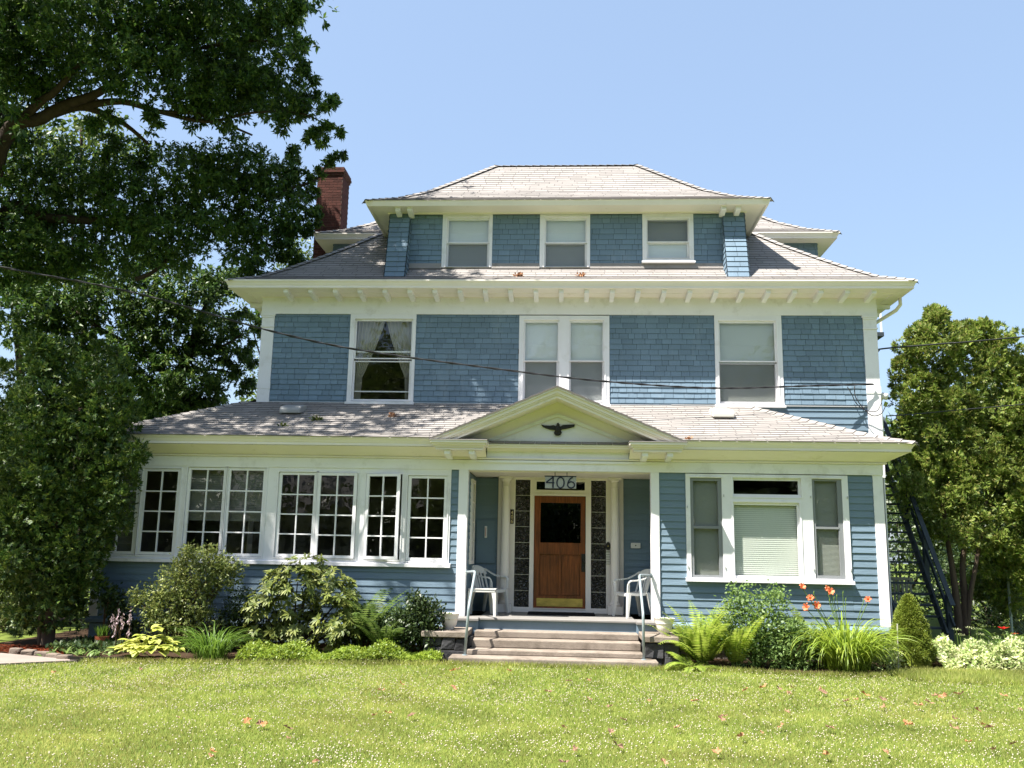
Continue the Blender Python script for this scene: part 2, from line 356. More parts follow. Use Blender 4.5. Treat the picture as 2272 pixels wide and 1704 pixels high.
# leaf meshes ------------------------------------------------------
def unit(a): return a/np.maximum(np.linalg.norm(a, axis=-1, keepdims=True), 1e-9)
class Leaves:
    def __init__(s): s.P = []; 
    def add(s, P, D, N, L, W, fold=.15, droop=0., mid=.5):
        P = np.atleast_2d(P).astype(float); n = len(P)
        D = unit(np.broadcast_to(D, (n,3)).astype(float)); N = np.broadcast_to(N, (n,3)).astype(float)
        S = unit(np.cross(D, N)); N = np.cross(S, D)
        L = np.broadcast_to(L, (n,))[:,None]; W = np.broadcast_to(W, (n,))[:,None]*.5
        Q = P+D*L*mid
        tip = P+D*L; tip = tip+np.array([0,0,-1.])*L*droop
        s.P.append(np.stack([P, Q+S*W+N*W*fold, tip, Q-S*W+N*W*fold], 1))
    def build(s, name, mat, parent=None):
        V = np.concatenate(s.P, 0); n = len(V); V = V.reshape(-1, 3)
        b = np.arange(n)*4
        T = np.stack([b, b+1, b+2, b, b+2, b+3], 1).reshape(-1)
        return npmesh(name, V, T, 3, mat, parent)
def npmesh(name, V, idx, k, mat, parent=None):
    me = bpy.data.meshes.new(name); nf = len(idx)//k
    me.vertices.add(len(V)); me.vertices.foreach_set('co', V.astype(np.float32).ravel())
    me.loops.add(len(idx)); me.loops.foreach_set('vertex_index', idx.astype(np.int32))
    me.polygons.add(nf); me.polygons.foreach_set('loop_start', np.arange(0, len(idx), k, dtype=np.int32)); me.polygons.foreach_set('loop_total', np.full(nf, k, dtype=np.int32))
    me.materials.append(MATS[mat]); me.update(calc_edges=True); me.validate()
    return link(name, me, parent)
def rdir(n): return unit(rng.normal(size=(n,3)))
def tufts(lm, c, rad, nt, nl, tr, L, W, shell=.45, up=.5, out=.6, down=0., flat=1., zcut=None, grp=0, gs=.2):
    """nt tufts of nl leaves through an ellipsoid: tufts crowd towards its surface and leave gaps between"""
    c = np.array(c, float); rad = np.array(rad, float)*np.ones(3)
    d = rdir(nt); rr = (shell**3+(1-shell**3)*rng.random(nt))**(1/3)*(1+rng.normal(size=nt)*.06)
    C = c+d*rad*rr[:,None]
    if grp:
        ng = max(3, nt//grp); C = C[rng.integers(0, ng, nt)]+rng.normal(size=(nt,3))*rad*gs*np.array([1,1,.55])
    if zcut is not None: C = C[C[:,2] > zcut]; nt = len(C)
    C = np.repeat(C, nl, 0); n = len(C)
    o = rng.normal(size=(n,3))*tr*np.array([1,1,flat])
    P = C+o
    D = unit(rdir(n)*1.0+unit(o)*out+np.array([0,0,-1.])*down)
    N = unit(rdir(n)+np.array([0,0,1.])*up*2)
    lm.add(P, D, N, L*(.65+.7*rng.random(n)), W*(.65+.7*rng.random(n)))
def whorls(lm, c, rad, nt, nl, L, W, shell=.25, down=.1, grp=7, gs=.19):
    """twig tips through a lobe, each with a rosette of leaves radiating from it"""
    c = np.array(c, float); rad = np.array(rad, float)*np.ones(3); d = rdir(nt); rr = (shell**3+(1-shell**3)*rng.random(nt))**(1/3)
    C = c+d*rad*rr[:,None]; ng = max(3, nt//grp); C = C[rng.integers(0, ng, nt)]+rng.normal(size=(nt,3))*rad*gs*np.array([1,1,.6])
    ax = unit(unit(C-c)*.8+rdir(nt)*.8+np.array([0,0,-down])); C = np.repeat(C, nl, 0); ax = np.repeat(ax, nl, 0); n = len(C)
    o = rng.random(n)[:,None]; D = unit(rdir(n)*1.0+ax*.75+np.array([0,0,-.15])); lm.add(C-ax*o*L*.9+rng.normal(size=(n,3))*.012, D, rdir(n)*.7+ax*.8+np.array([0,0,.7]), L*(.6+.7*rng.random(n)), W*(.7+.6*rng.random(n)), fold=.2, droop=.08)
def pblob(u, v, Y, rp, ry=None):
    """a crown lobe seen at photo pixel (u,v), rp pixels in radius, at depth Y"""
    c = at(u, v, Y=Y); r = rp*mpp(Y); return c, (r, ry if ry else r, r)
# ------------------------------------------------------------------ setting
GZ = -0.6
EDGE = [(-30,-8.2),(-14,-5.6),(-10,-4.3),(-7.9,-3.05),(-7.05,-2.45),(-6.4,-2.36),(-4.6,-2.17),(-3.2,-1.86),(-1.66,-1.56),(1.52,-1.56),(1.9,-1.42),(2.8,-1.55),(3.5,-1.75),(4.6,-1.72),(5.1,-1.25),(5.6,-.95),(7.1,-1.0),(9,-1.2),(30,-1.6)]
EX = np.array([e[0] for e in EDGE]); EY = np.array([e[1] for e in EDGE])
def edge_y(x): return np.interp(x, EX, EY)
m = MB(); S = 160
m.face([(-S,-S,GZ),(S,-S,GZ),(S,S,GZ),(-S,S,GZ)]); tag(m.build('lawn', 'lawn_ground'), kind='structure')
m = MB()
bx = np.linspace(-9.5, 9.5, 60)
for a, b in zip(bx, bx[1:]): m.face([(a,edge_y(a),GZ+.006),(b,edge_y(b),GZ+.006),(b,3.0,GZ+.006),(a,3.0,GZ+.006)])
tag(m.build('bed_soil', 'soil'), kind='structure')
PATH = [(-7.0,-2.42),(-7.9,-3.05),(-10,-4.3),(-14,-5.6),(-30,-8.2),(-30,-4.5),(-14,-2.9),(-10,-2.0),(-8.5,-1.86),(-7.7,-2.15)]
m = MB(); m.face([(x,y,GZ+.03) for x, y in PATH]); n = len(PATH)
for k in range(n):
    a, b = PATH[k], PATH[(k+1)%n]; m.face([(a[0],a[1],GZ),(b[0],b[1],GZ),(b[0],b[1],GZ+.03),(a[0],a[1],GZ+.03)])
tag(m.build('garden_path', 'path_concrete'), kind='structure')
# grass blades
def lawn_points(n, x0, x1, y0, y1):
    x = rng.uniform(x0, x1, n); y = rng.uniform(y0, y1, n); k = y < edge_y(x)+rng.normal(size=n)*.025; return x[k], y[k]
def blades(x, y, h, w, z0=GZ):
    n = len(x); a = rng.uniform(0, 2*np.pi, n); lean = rng.normal(size=(n,2))*.45
    h = h*(.45+.9*rng.random(n)); w = w*(.7+.6*rng.random(n))
    V = np.empty((n,3,3)); V[:,0] = np.stack([x-np.cos(a)*w, y-np.sin(a)*w, np.full(n, z0)], 1); V[:,1] = np.stack([x+np.cos(a)*w, y+np.sin(a)*w, np.full(n, z0)], 1)
    V[:,2] = np.stack([x+lean[:,0]*h, y+lean[:,1]*h, z0+h], 1); return V
x1, y1 = lawn_points(330000, -7.5, 7.5, -10, -4.8); x2, y2 = lawn_points(150000, -11.5, 11.5, -4.8, -1.0); x3, y3 = lawn_points(30000, -13, 13, -11, -8.0)
# taller rim of grass along the beds
ex = rng.uniform(-6.9, 9, 14000); ey = edge_y(ex)-np.abs(rng.normal(size=14000))*.06
V = np.concatenate([blades(x1, y1, .03, .0035), blades(x2, y2, .03, .006), blades(x3, y3, .03, .005), blades(ex, ey, .075, .005)])
# a rise of longer grass before the white flowers
mx = rng.uniform(5.0, 9.5, 30000); my = rng.uniform(0, 1, 30000)*1.15-2.2+np.clip(mx-5.4, -1, 0)*-.3; k = my < edge_y(mx)
V = np.concatenate([V, blades(mx[k], my[k], .085, .005)])
tag(npmesh('grass', V.reshape(-1,3), np.arange(len(V)*3), 3, 'grass_blade'), 'short mown grass of the front lawn', 'grass', kind='stuff')
# clover heads
cx, cy = [], []
for _ in range(190):
    px, py, pr, pn = rng.uniform(-8,8), rng.uniform(-9.3,-1.9), rng.uniform(.25,.9), int(rng.uniform(25,90))
    cx.append(px+rng.normal(size=pn)*pr); cy.append(py+rng.normal(size=pn)*pr*.8)
cx.append(rng.uniform(-10,10,4600)); cy.append(rng.uniform(-9.5,-1.6,4600))
cx = np.concatenate(cx); cy = np.concatenate(cy); k = (cy < edge_y(cx)-.08)&(cy > -10); cx, cy = cx[k], cy[k]; n = len(cx)
cz = GZ+.028+rng.random(n)*.022; r = .0055+.004*rng.random(n)
o = np.array([[1,0,0],[0,1,0],[-1,0,0],[0,-1,0],[0,0,.9],[0,0,-.7]])
V = np.stack([cx,cy,cz],1)[:,None]+o[None]*r[:,None,None]*(.8+.4*rng.random((n,6,1)))
F = np.array([[0,1,4],[1,2,4],[2,3,4],[3,0,4],[1,0,5],[2,1,5],[3,2,5],[0,3,5]])
idx = (np.arange(n)[:,None,None]*6+F[None]).reshape(-1)
tag(npmesh('clover_flowers', V.reshape(-1,3), idx, 3, 'clover_white'), 'small white clover heads scattered over the lawn', 'clover', kind='stuff')
# ------------------------------------------------------------------ the house
house = thing('house', 'large blue shingled house with white trim, grey hip roofs and a pedimented porch', 'house', (0,0,GZ))
Y1, Y2, YD, YP = 0.0, 1.852, 2.14, 1.38
V3 = lambda a: np.array(a, float)
class Frame:
    def __init__(s, O, e, n): s.O, s.e, s.n = V3(O), V3(e), V3(n)
    def __call__(s, a, o, z): return tuple(s.O+s.e*a+s.n*o+np.array([0,0,z]))
def shingles(mb, F, rects, expo=.108, z_ref=0., wr=(.11,.30)):
    for s0, s1, z0, z1 in rects:
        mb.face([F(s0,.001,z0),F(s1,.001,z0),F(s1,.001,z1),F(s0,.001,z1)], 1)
        k = math.floor((z0-z_ref)/expo)
        while z_ref+k*expo < z1:
            a = z_ref+k*expo+random.gauss(0,.0015); b = min(a+expo*1.02, z1); a = max(a, z0); k += 1
            if b-a < .01: continue
            s = s0-random.random()*.2
            while s < s1:
                w = random.uniform(*wr); u0, u1 = max(s, s0), min(s+w-.006, s1); s += w
                if u1-u0 < .015: continue
                ob = .022+random.uniform(-.003,.003); ot = .006; dz = random.uniform(-.003,.003) if a > z0+.001 else 0
                mb.face([F(u0,ob,a+dz),F(u1,ob,a+dz*.5),F(u1,ot,b),F(u0,ot,b)])
                mb.face([F(u0,.001,a+dz),F(u1,.001,a+dz*.5),F(u1,ob,a+dz*.5),F(u0,ob,a+dz)])
                mb.face([F(u0,.001,a),F(u0,ob,a+dz),F(u0,ot,b)]); mb.face([F(u1,ob,a+dz*.5),F(u1,.001,a),F(u1,ot,b)])
def clapboards(mb, F, rects, expo=.118, z_ref=0.):
    for s0, s1, z0, z1 in rects:
        k = math.floor((z0-z_ref)/expo+1e-6)
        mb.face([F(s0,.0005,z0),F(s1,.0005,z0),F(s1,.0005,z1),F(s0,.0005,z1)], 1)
        while z_ref+k*expo < z1-.004:
            a = max(z_ref+k*expo, z0); b = min(z_ref+(k+1)*expo+.002, z1); k += 1
            if b-a < .008: continue
            n = max(1, int((s1-s0)/1.6)); cuts = [s0+(s1-s0)*i/n for i in range(n+1)]
            ws = [random.uniform(-.0035,.0035) for _ in cuts]
            for i in range(n):
                c, d = cuts[i], cuts[i+1]; oa, ob = .02+ws[i], .02+ws[i+1]; za, zb = a+ws[i]*.4, a+ws[i+1]*.4
                mb.face([F(c,oa,za),F(d,ob,zb),F(d,.004,b),F(c,.004,b)]); mb.face([F(c,0,za),F(d,0,zb),F(d,ob,zb),F(c,oa,za)])
            mb.face([F(s0,0,a),F(s0,.02,a),F(s0,.004,b)]); mb.face([F(s1,.02,a),F(s1,0,a),F(s1,.004,b)])
FRONT = lambda Y: Frame((0,Y,0),(1,0,0),(0,-1,0))
SIDE_L = lambda X: Frame((X,0,0),(0,1,0),(-1,0,0))
SIDE_R = lambda X: Frame((X,0,0),(0,1,0),(1,0,0))
# ---- roofs
def hprof(prof, t): return float(np.interp(t, [p[0] for p in prof], [p[1] for p in prof]))
def roof_face(mb, A, e, n, L, prof, tmax, cl=1., cr=1., expo=.135, w=.32, skip=None):
    A = V3(A); e = V3((*e,0)); n = V3((*n,0))
    ts = [0.]; 
    for p in prof[1:]:
        if p[0] < tmax: ts.append(p[0])
    ts.append(tmax)
    def P(s, t, lift): return tuple(A+e*s+n*t+np.array([0,0,hprof(prof, t)+lift]))
    if skip:
        tq = np.linspace(0, tmax, 24)
        for a, b in zip(tq, tq[1:]):
            for k in range(int(L/.12)):
                c, d = max(k*.12, cl*a), min((k+1)*.12, L-cr*a); c2, d2_ = max(k*.12, cl*b), min((k+1)*.12, L-cr*b)
                if d > c and not skip(P((c+d)/2, (a+b)/2, 0)): mb.face([P(c,a,0),P(d,a,0),P(max(d2_,c2),b,0),P(c2,b,0)], 1)
    for a, b in () if skip else zip(ts, ts[1:]):
        mb.face([P(cl*a,a,0),P(L-cr*a,a,0),P(max(L-cr*b,cl*b),b,0),P(cl*b,b,0)], 1)
    arc = np.cumsum([0]+[math.hypot(b-a, hprof(prof,b)-hprof(prof,a)) for a, b in zip(ts, ts[1:])])
    tot = arc[-1]; k = 0; q = 0.
    while q < tot-.02:
        tb = float(np.interp(q, arc, ts)); tt = float(np.interp(min(q+expo*1.06, tot), arc, ts)); lb, lt = .016, .004
        if k == 0: tb -= .02
        s = -random.random()*w
        while s < L:
            ww = w*random.uniform(.75,1.25); u0, u1 = s, s+ww-.009; s += ww
            a0, a1 = max(u0, cl*tb), min(u1, L-cr*tb); b0, b1 = max(u0, cl*tt), min(u1, L-cr*tt)
            if a1-a0 < .01: continue
            if skip and skip(P((a0+a1)/2, tb, 0)): continue
            if b1 < b0: b0 = b1 = (b0+b1)/2
            l = lb+random.uniform(-.0015,.002)
            mb.face([P(a0,tb,l),P(a1,tb,l),P(b1,tt,lt),P(b0,tt,lt)])
            mb.face([P(a0,tb,0),P(a1,tb,0),P(a1,tb,l),P(a0,tb,l)], 1)
        q += expo; k += 1
def hip_caps(mb, pts, w=.13, step=.17):
    pts = [Vector(p) for p in pts]
    for a, b in zip(pts, pts[1:]):
        d = b-a; n = max(1, int(d.length/step)); h = Vector((d.x,d.y,0)).normalized(); sd = Vector((-h.y,h.x,0))
        for i in range(n):
            p = a+d*(i/n); q = a+d*(min(1,(i+1.12)/n)); up = Vector((0,0,1)); dn = Vector((0,0,-.045))
            for sg in (-1,1):
                mb.face([p+up*.04, p+sd*sg*w+up*.026+dn, q+sd*sg*w+up*.008+dn, q+up*.022]); mb.face([p+up*.018, p+up*.04, p+sd*sg*w+up*.026+dn, p+sd*sg*w+dn], 1)
def hip_roof(name, x0, x1, y0, y1, z, prof, tmax, faces='FLRB', caps=True, expo=.135):
    mb = MB(); L = x1-x0; D = y1-y0; tf = min(tmax, D/2); tx = min(tmax, L/2)
    if 'F' in faces: roof_face(mb, (x0,y0,z), (1,0), (0,1), L, prof, tf, expo=expo)
    if 'B' in faces: roof_face(mb, (x1,y1,z), (-1,0), (0,-1), L, prof, tf, expo=expo)
    if 'L' in faces: roof_face(mb, (x0,y1,z), (0,-1), (1,0), D, prof, min(tf,tx), expo=expo)
    if 'R' in faces: roof_face(mb, (x1,y0,z), (0,1), (-1,0), D, prof, min(tf,tx), expo=expo)
    if caps:
        ts = sorted({0., *[p[0] for p in prof if p[0] < tf], min(tf,tx)})
        for sx, X in ((1,x0),(-1,x1)):
            for sy, Yq in ((1,y0),(-1,y1)):
                if sy == -1 and 'B' not in faces: continue
                if ('L' if sx == 1 else 'R') not in faces: continue
                hip_caps(mb, [(X+sx*t, Yq+sy*t, z+hprof(prof,t)) for t in ts])
        if tf < L/2 and tmax >= D/2: hip_caps(mb, [(x0+tf,y0+tf,z+hprof(prof,tf)),(x1-tf,y0+tf,z+hprof(prof,tf))], w=.12)
    return mb
def ring(mb, x0, x1, y0, y1, prof, sides='FLR', mi=0, xa=None, xb=None):
    """sweep an eave profile (out, z) round a wall rectangle with mitred corners"""
    for (o0,z0), (o1,z1) in zip(prof, prof[1:]):
        if 'F' in sides:
            a0, a1 = (x0-o0, x0-o1) if xa is None else (xa, xa); b0, b1 = (x1+o0, x1+o1) if xb is None else (xb, xb)
            mb.face([(a0,y0-o0,z0),(b0,y0-o0,z0),(b1,y0-o1,z1),(a1,y0-o1,z1)], mi)
        if 'L' in sides: mb.face([(x0-o0,y1+o0,z0),(x0-o0,y0-o0,z0),(x0-o1,y0-o1,z1),(x0-o1,y1+o1,z1)], mi)
        if 'R' in sides: mb.face([(x1+o0,y0-o0,z0),(x1+o0,y1+o0,z0),(x1+o1,y1+o1,z1),(x1+o1,y0-o1,z1)], mi)
        if 'B' in sides: mb.face([(x1+o0,y1+o0,z0),(x0-o0,y1+o0,z0),(x0-o1,y1+o1,z1),(x1+o1,y1+o1,z1)], mi)
def gutter_prof(o, z1, h):      # outer edge o, top z1
    z0 = z1-h; return [(o-.10,z0+.012),(o-.085,z0),(o-.055,z0),(o-.055,z0+h*.3),(o-.045,z0+h*.36),(o-.03,z0+h*.6),(o-.004,z0+h*.8),(o,z0+h*.83),(o,z1),(o-.02,z1),(o-.02,z1-.03),(o-.10,z1-.03)]

WL, WR_, W2L, W2R = -8.16, 5.46, -6.10, 6.15
# ---- walls, first floor
px = lambda u, v, Y: float(at(u, v, Y=Y)[0]); pz = lambda u, v, Y: float(at(u, v, Y=Y)[2])
def rect(u0, v0, u1, v1, Y):
    a, b = at(u0, v0, Y=Y), at(u1, v1, Y=Y); return (float(a[0]), float(b[0]), float(b[2]), float(a[2]))
ZF = 2.485                                        # underside of the first-floor frieze
gR = rect(1520.2,1051,1890,1289.5,Y1)
mb = MB(); F = FRONT(Y1)
clapboards(mb, F, [(1.708,gR[0],-.02,ZF),(gR[1],5.315,-.02,ZF),(gR[0],gR[1],-.02,gR[2])])
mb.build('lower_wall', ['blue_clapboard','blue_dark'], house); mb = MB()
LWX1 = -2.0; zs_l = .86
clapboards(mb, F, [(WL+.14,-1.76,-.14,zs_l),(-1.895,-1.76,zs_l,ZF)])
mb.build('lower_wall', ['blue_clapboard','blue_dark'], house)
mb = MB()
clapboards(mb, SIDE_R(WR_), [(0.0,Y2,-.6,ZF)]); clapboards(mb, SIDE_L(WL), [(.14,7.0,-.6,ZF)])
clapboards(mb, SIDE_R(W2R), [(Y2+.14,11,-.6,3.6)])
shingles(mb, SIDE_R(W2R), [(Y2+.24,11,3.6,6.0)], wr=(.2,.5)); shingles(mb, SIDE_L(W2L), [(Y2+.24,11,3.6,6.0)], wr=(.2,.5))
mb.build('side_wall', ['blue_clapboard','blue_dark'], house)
one('back_wall', 'blue_paint', house, (WL,W2R,11,11.1,-.6,6.1), (WL,W2L,7.0,7.1,-.6,2.9))
# ---- foundation and water table
one('foundation', 'mortar_dark', house, (WL+.03,-1.4,.03,.2,-.62,-.16), (1.4,WR_-.03,.03,.2,-.62,-.10), (W2L+.05,W2R-.05,Y2+.05,10.9,-.62,-.2))
mb = MB()
for a, b, zt in ((WL-.03,-1.9,-.14),(1.72,WR_+.12,-.02)):
    mb = MB(); mb.prism_x([(-.10,zt-.10),(-.02,zt-.12),(.03,zt-.12),(.03,zt),(-.02,zt),(-.10,zt-.05)], a, b); mb.box(a+.05,b-.05,-.035,.03,zt-.36,zt-.12); mb.build('water_table', 'blue_paint', house)
# ---- corner boards, posts, frieze
one('corner_board', 'white_paint', house, (5.315,WR_+.022,-.028,.0,-.02,ZF), (WR_,WR_+.022,0,.14,-.02,ZF))
one('corner_board', 'white_paint', house, (WL-.022,WL+.14,-.028,0,-.14,ZF), (WL-.022,WL,0,.14,-.14,ZF))
one('porch_post', 'white_paint', house, (-1.76,-1.595,-.04,.13,.0,ZF), bevel=.006)
one('porch_post', 'white_paint', house, (1.565,1.708,-.04,.13,.0,ZF), bevel=.006)
mb = MB(); mb.box(WL-.03,WR_+.03,-.045,.12,ZF,2.66); mb.box(WL-.03,WL+.02,.12,7,ZF,2.66); mb.box(WR_-.02,WR_+.03,.12,Y2,ZF,2.66)
mb.box(-1.9,1.9,-.075,-.047,2.615,2.655); mb.box(-1.28,1.19,-.05,.1,2.662,2.84)
mb.build('frieze_board', 'white_paint', house)
mb = MB(); ring(mb, WL, WR_, 0, 7, [(.04,2.662),(.085,2.672),(.085,2.695),(.05,2.70)], 'FLR'); mb.build('frieze_molding', 'cream_paint', house)
mb = MB()
sp = [(.05,2.69),(.375,2.845)]
ring(mb, WL, WR_, 0, 7, sp, 'F', xb=-1.28); ring(mb, WL, WR_, 0, Y2, sp, 'F', xa=1.19); ring(mb, WL, WR_, 0, 7, sp, 'L'); ring(mb, WL, WR_, 0, Y2, sp, 'R')
mb.build('soffit', 'cream_paint', house)
EO1, EZ1 = .446, 2.995
gp = gutter_prof(EO1, EZ1, .145)
mb = MB(); ring(mb, WL, WR_, 0, 7, gp, 'F', xb=-2.0); ring(mb, WL, WR_, 0, 7, gp, 'L'); mb.build('gutter', 'cream_paint', house)
mb = MB(); ring(mb, WL, WR_, 0, Y2, gp, 'F', xa=1.95); ring(mb, WL, WR_, 0, Y2-.45, gp, 'R')
mb.build('gutter', 'cream_paint', house)
# ---- porch roof
p1 = [(0,0),(.45,.15),(1.0,.39),(2.3,.965),(2.6,1.10)]
mb = MB(); x0, x1 = WL-EO1, WR_+EO1; z = EZ1-.005
pskip = lambda p: -2.1 < p[0] < 1.97 and 2.955+(3.885-2.955)*(1-abs(p[0]+.06)/2.16) > p[2]+.06
roof_face(mb, (x0,-EO1,z), (1,0), (0,1), x1-x0, p1, 2.29, skip=pskip)
roof_face(mb, (x0,7.4,z), (0,-1), (1,0), 7.846, p1, 2.48, cl=0); roof_face(mb, (x1,-EO1,z), (0,1), (-1,0), 2.29, p1, 2.28, cl=1, cr=0)
for sx, X in ((1,x0),(-1,x1)): hip_caps(mb, [(X+sx*t,-EO1+t,z+hprof(p1,t)) for t in (0,.45,1.0,2.28)])
prf = mb.build('porch_roof', ['roof_shingle','roof_edge'], house)
one('roof_flashing', 'metal_flashing', prf, (W2L-.0,gR[0],Y2-.03,Y2-.004,3.93,3.965), (gR[0],W2R,Y2-.034,Y2-.004,3.955,3.975))
for nm, u, v, mt, lab in (('roof_vent',651,905,'vent_gray','dark grey low roof vent'),('roof_vent',1601,912,'vent_light','pale low roof vent')):
    c = at(u, v, Y=1.15); zz = z+hprof(p1,1.15+EO1)-.03; cx_ = float(c[0]); m = MB()
    m.prism_x([(.92,zz-.02),(1.4,zz+.08),(1.4,zz+.19),(1.28,zz+.2),(.98,zz+.12),(.92,zz+.06)], cx_-.2, cx_+.2); o = m.build(nm, mt, prf, bevel=.02); o['label'] = lab
# ---- pediment
AP, PL, PR = (-.055,3.885), -2.225, 2.10
mb = MB(); zb = 2.955
def rake(lo, hi, y0, y1, xl, xr, zl):            # a chevron between two offsets below the roof line
    s = (AP[1]-zb)/((PR-PL)/2); c = math.hypot(1,s)
    A = lambda d: (AP[0], AP[1]-d*c)
    mb.prism([(xl+lo*c/s,zl),A(lo),A(hi),(xl+hi*c/s,zl)], y0, y1); mb.prism([A(lo),(xr-lo*c/s,zl),(xr-hi*c/s,zl),A(hi)], y0, y1)
rake(.0,.045,-.60,.3,PL,PR,zb); rake(.047,.10,-.565,.3,PL,PR,zb); rake(.102,.125,-.54,.3,PL,PR,zb); rake(.127,.172,-.51,.3,PL,PR,zb)
ped = mb.build('pediment', 'cream_paint', house)
mb = MB(); mb.prism([(-1.75,2.97),(-.05,3.72),(1.65,2.97)], -.02, .2); mb.build('tympanum', 'cream_paint', ped)
mb = MB(); rk = rake; 
s_ = (3.49-3.0)/1.27
for d0, d1, yy in ((.0,.022,-.055),(.024,.06,-.04)):
    mb.prism([(-1.30-d0*2,3.0),(-.045,3.50-d0*1.0),(-.045,3.50-d1),(-1.30+d1*2.2,3.0)], yy, -.015); mb.prism([(-.045,3.50-d0),(1.21+d0*2,3.0),(1.21-d1*2.2,3.0),(-.045,3.50-d1)], yy, -.015)
mb.prism([(-1.1,3.0),(-.045,3.42),(1.0,3.0)], -.03, -.016)
for d0, d1 in ((0,.012),):
    mb.prism([(-.72,3.0),(-.045,3.27),(-.045,3.255),(-.69,3.0)], -.036, -.028); mb.prism([(-.045,3.27),(.63,3.0),(.60,3.0),(-.045,3.255)], -.036, -.028)
mb.build('tympanum_molding', 'white_paint', ped)
mb = MB()                                         # shingled slopes of the pediment roof, running back into the porch roof
for xa, xb in ((PL,AP[0]),(PR,AP[0])):
    for k in range(9):
        f0, f1 = k/9, (k+1)/9; xA = xa+(xb-xa)*f0; xB = xa+(xb-xa)*f1; zA = zb+(AP[1]-zb)*f0+.016; zB = zb+(AP[1]-zb)*f1+.004
        yb0 = min(1.84, -.45+max(0,(zA-3.0))/.42+.3); mb.face([(xA,-.615,zA),(xB,-.615,zB),(xB,1.84,zB),(xA,yb0,zA)]); mb.face([(xA,-.615,zA-.03),(xB,-.615,zB-.03),(xB,-.615,zB),(xA,-.615,zA)], 1); mb.face([(xA,-.615,zA-.012),(xA,yb0,zA-.012),(xA,yb0,zA),(xA,-.615,zA)], 1)
mb.build('pediment_roof', ['roof_shingle','roof_edge'], ped)
for a, b in ((-2.19,-1.235),(1.17,2.115)):        # cornice returns with their brackets
    mb = MB()
    for (i0, ya, za, zc) in ((.0,-.63,2.895,2.935),(.025,-.595,2.862,2.897),(.055,-.555,2.825,2.864),(.07,-.53,2.80,2.827),(.075,-.545,2.785,2.802)): mb.box(a+i0, b-i0, ya, .02, za, zc)
    mb.build('cornice_return', 'cream_paint', ped)
    mb = MB(); mb.box(a-.01,b+.01,-.645,.05,2.937,2.952); mb.face([(a,-.64,2.955),(b,-.64,2.955),(b,0,3.03),(a,0,3.03)]); mb.build('return_roof', 'roof_shingle', ped)
    for t in (.28,.72):
        x = a+(b-a)*t; mb = MB(); mb.prism_x([(-.5,2.71),(-.5,2.784),(-.03,2.784),(-.03,2.66),(-.42,2.69)], x-.05, x+.05); mb.build('bracket', 'white_paint', ped, bevel=.008)
mb = MB()
for (ya, za, zc) in ((-.21,2.90,2.935),(-.185,2.86,2.90),(-.15,2.835,2.86),(-.12,2.815,2.835)): mb.box(-1.27, 1.2, ya, .02, za, zc)
mb.build('horizontal_cornice', 'cream_paint', ped)
mb = MB()
for k in range(9): a = -1.235+2.405*k/9; mb.face([(a+.004,-.225,2.938),(a+.262,-.225,2.938),(a+.262,-.02,2.995),(a+.004,-.02,2.995)]); mb.face([(a+.004,-.225,2.926),(a+.262,-.225,2.926),(a+.262,-.225,2.938),(a+.004,-.225,2.938)],1)
mb.build('cornice_shingles', ['roof_shingle','roof_edge'], ped)
# ---- recessed porch
mb = MB(); F = FRONT(YP)
clapboards(mb, F, [(-1.595,-1.173,.0,2.46)], expo=.122)
clapboards(mb, Frame((-1.60,0,0),(0,1,0),(1,0,0)), [(.13,YP,0,2.46)])
mb.build('porch_wall', ['blue_clapboard','blue_dark'], house); mb = MB(); clapboards(mb, F, [(1.19,1.70,.0,2.47)], expo=.122); clapboards(mb, Frame((1.70,0,0),(0,1,0),(-1,0,0)), [(.13,YP,0,2.46)])
mb.build('porch_wall', ['blue_clapboard','blue_dark'], house)
one('porch_ceiling', 'cream_paint', house, (-1.6,1.7,.125,YP+.1,2.472,2.6))
mb = MB()
mb.prism_x([(-.217,-.035),(YP+.1,-.035),(YP+.1,.0),(-.205,.0),(-.217,-.012)], -1.33, 1.28)
mb.prism_x([(-.36,-.045),(.13,-.045),(.13,.002),(-.345,.002),(-.36,-.012)], -1.93, -1.33); mb.prism_x([(-.36,-.045),(.13,-.045),(.13,.002),(-.345,.002),(-.36,-.012)], 1.28, 1.86)
mb.build('porch_floor', 'deck_floor', house)
one('porch_skirt', 'blue_paint', house, (-1.34,1.29,-.17,-.12,-.3,-.036), (-1.9,-1.34,-.31,-.12,-.3,-.046), (1.29,1.84,-.31,-.12,-.3,-.046))
# door surround
mb = MB()
holes = [(-.842,-.562,.085,2.43),(.582,.862,.085,2.43),(-.484,.484,.07,2.135),(-.446,.463,2.245,2.40)]
mb.panel(-1.165,1.185,.0,2.472,holes,YP-.03,YP+.08)
mb.box(-.53,.53,YP-.05,YP-.031,2.148,2.175); mb.box(-1.165,1.185,YP-.055,YP-.031,0,.06); mb.box(-.56,-.535,YP-.045,YP-.031,2.175,2.46); mb.box(.535,.56,YP-.045,YP-.031,2.175,2.46)
mb.box(-.5,.5,YP-.048,YP-.031,2.41,2.43); mb.box(-.5,.5,YP-.048,YP-.031,2.21,2.232); mb.box(-.5,-.46,YP-.046,YP-.031,2.232,2.41); mb.box(.47,.5,YP-.046,YP-.031,2.232,2.41)
srd = mb.build('door_surround', 'cream_paint', house)
one('transom_pane', 'glass_dark', srd, (-.446,.463,YP+.03,YP+.036,2.245,2.40))
for a, b in ((-.842,-.562),(.582,.862)):
    m = MB(); m.box(a,b,YP+.03,YP+.036,.085,2.43); 
    for k in range(1,8): zc = .085+(2.43-.085)*k/8; m.box(a,b,YP+.018,YP+.029,zc-.005,zc+.005,1)
    m.build('sidelight', ['leaded_glass','keypad_metal'], srd)
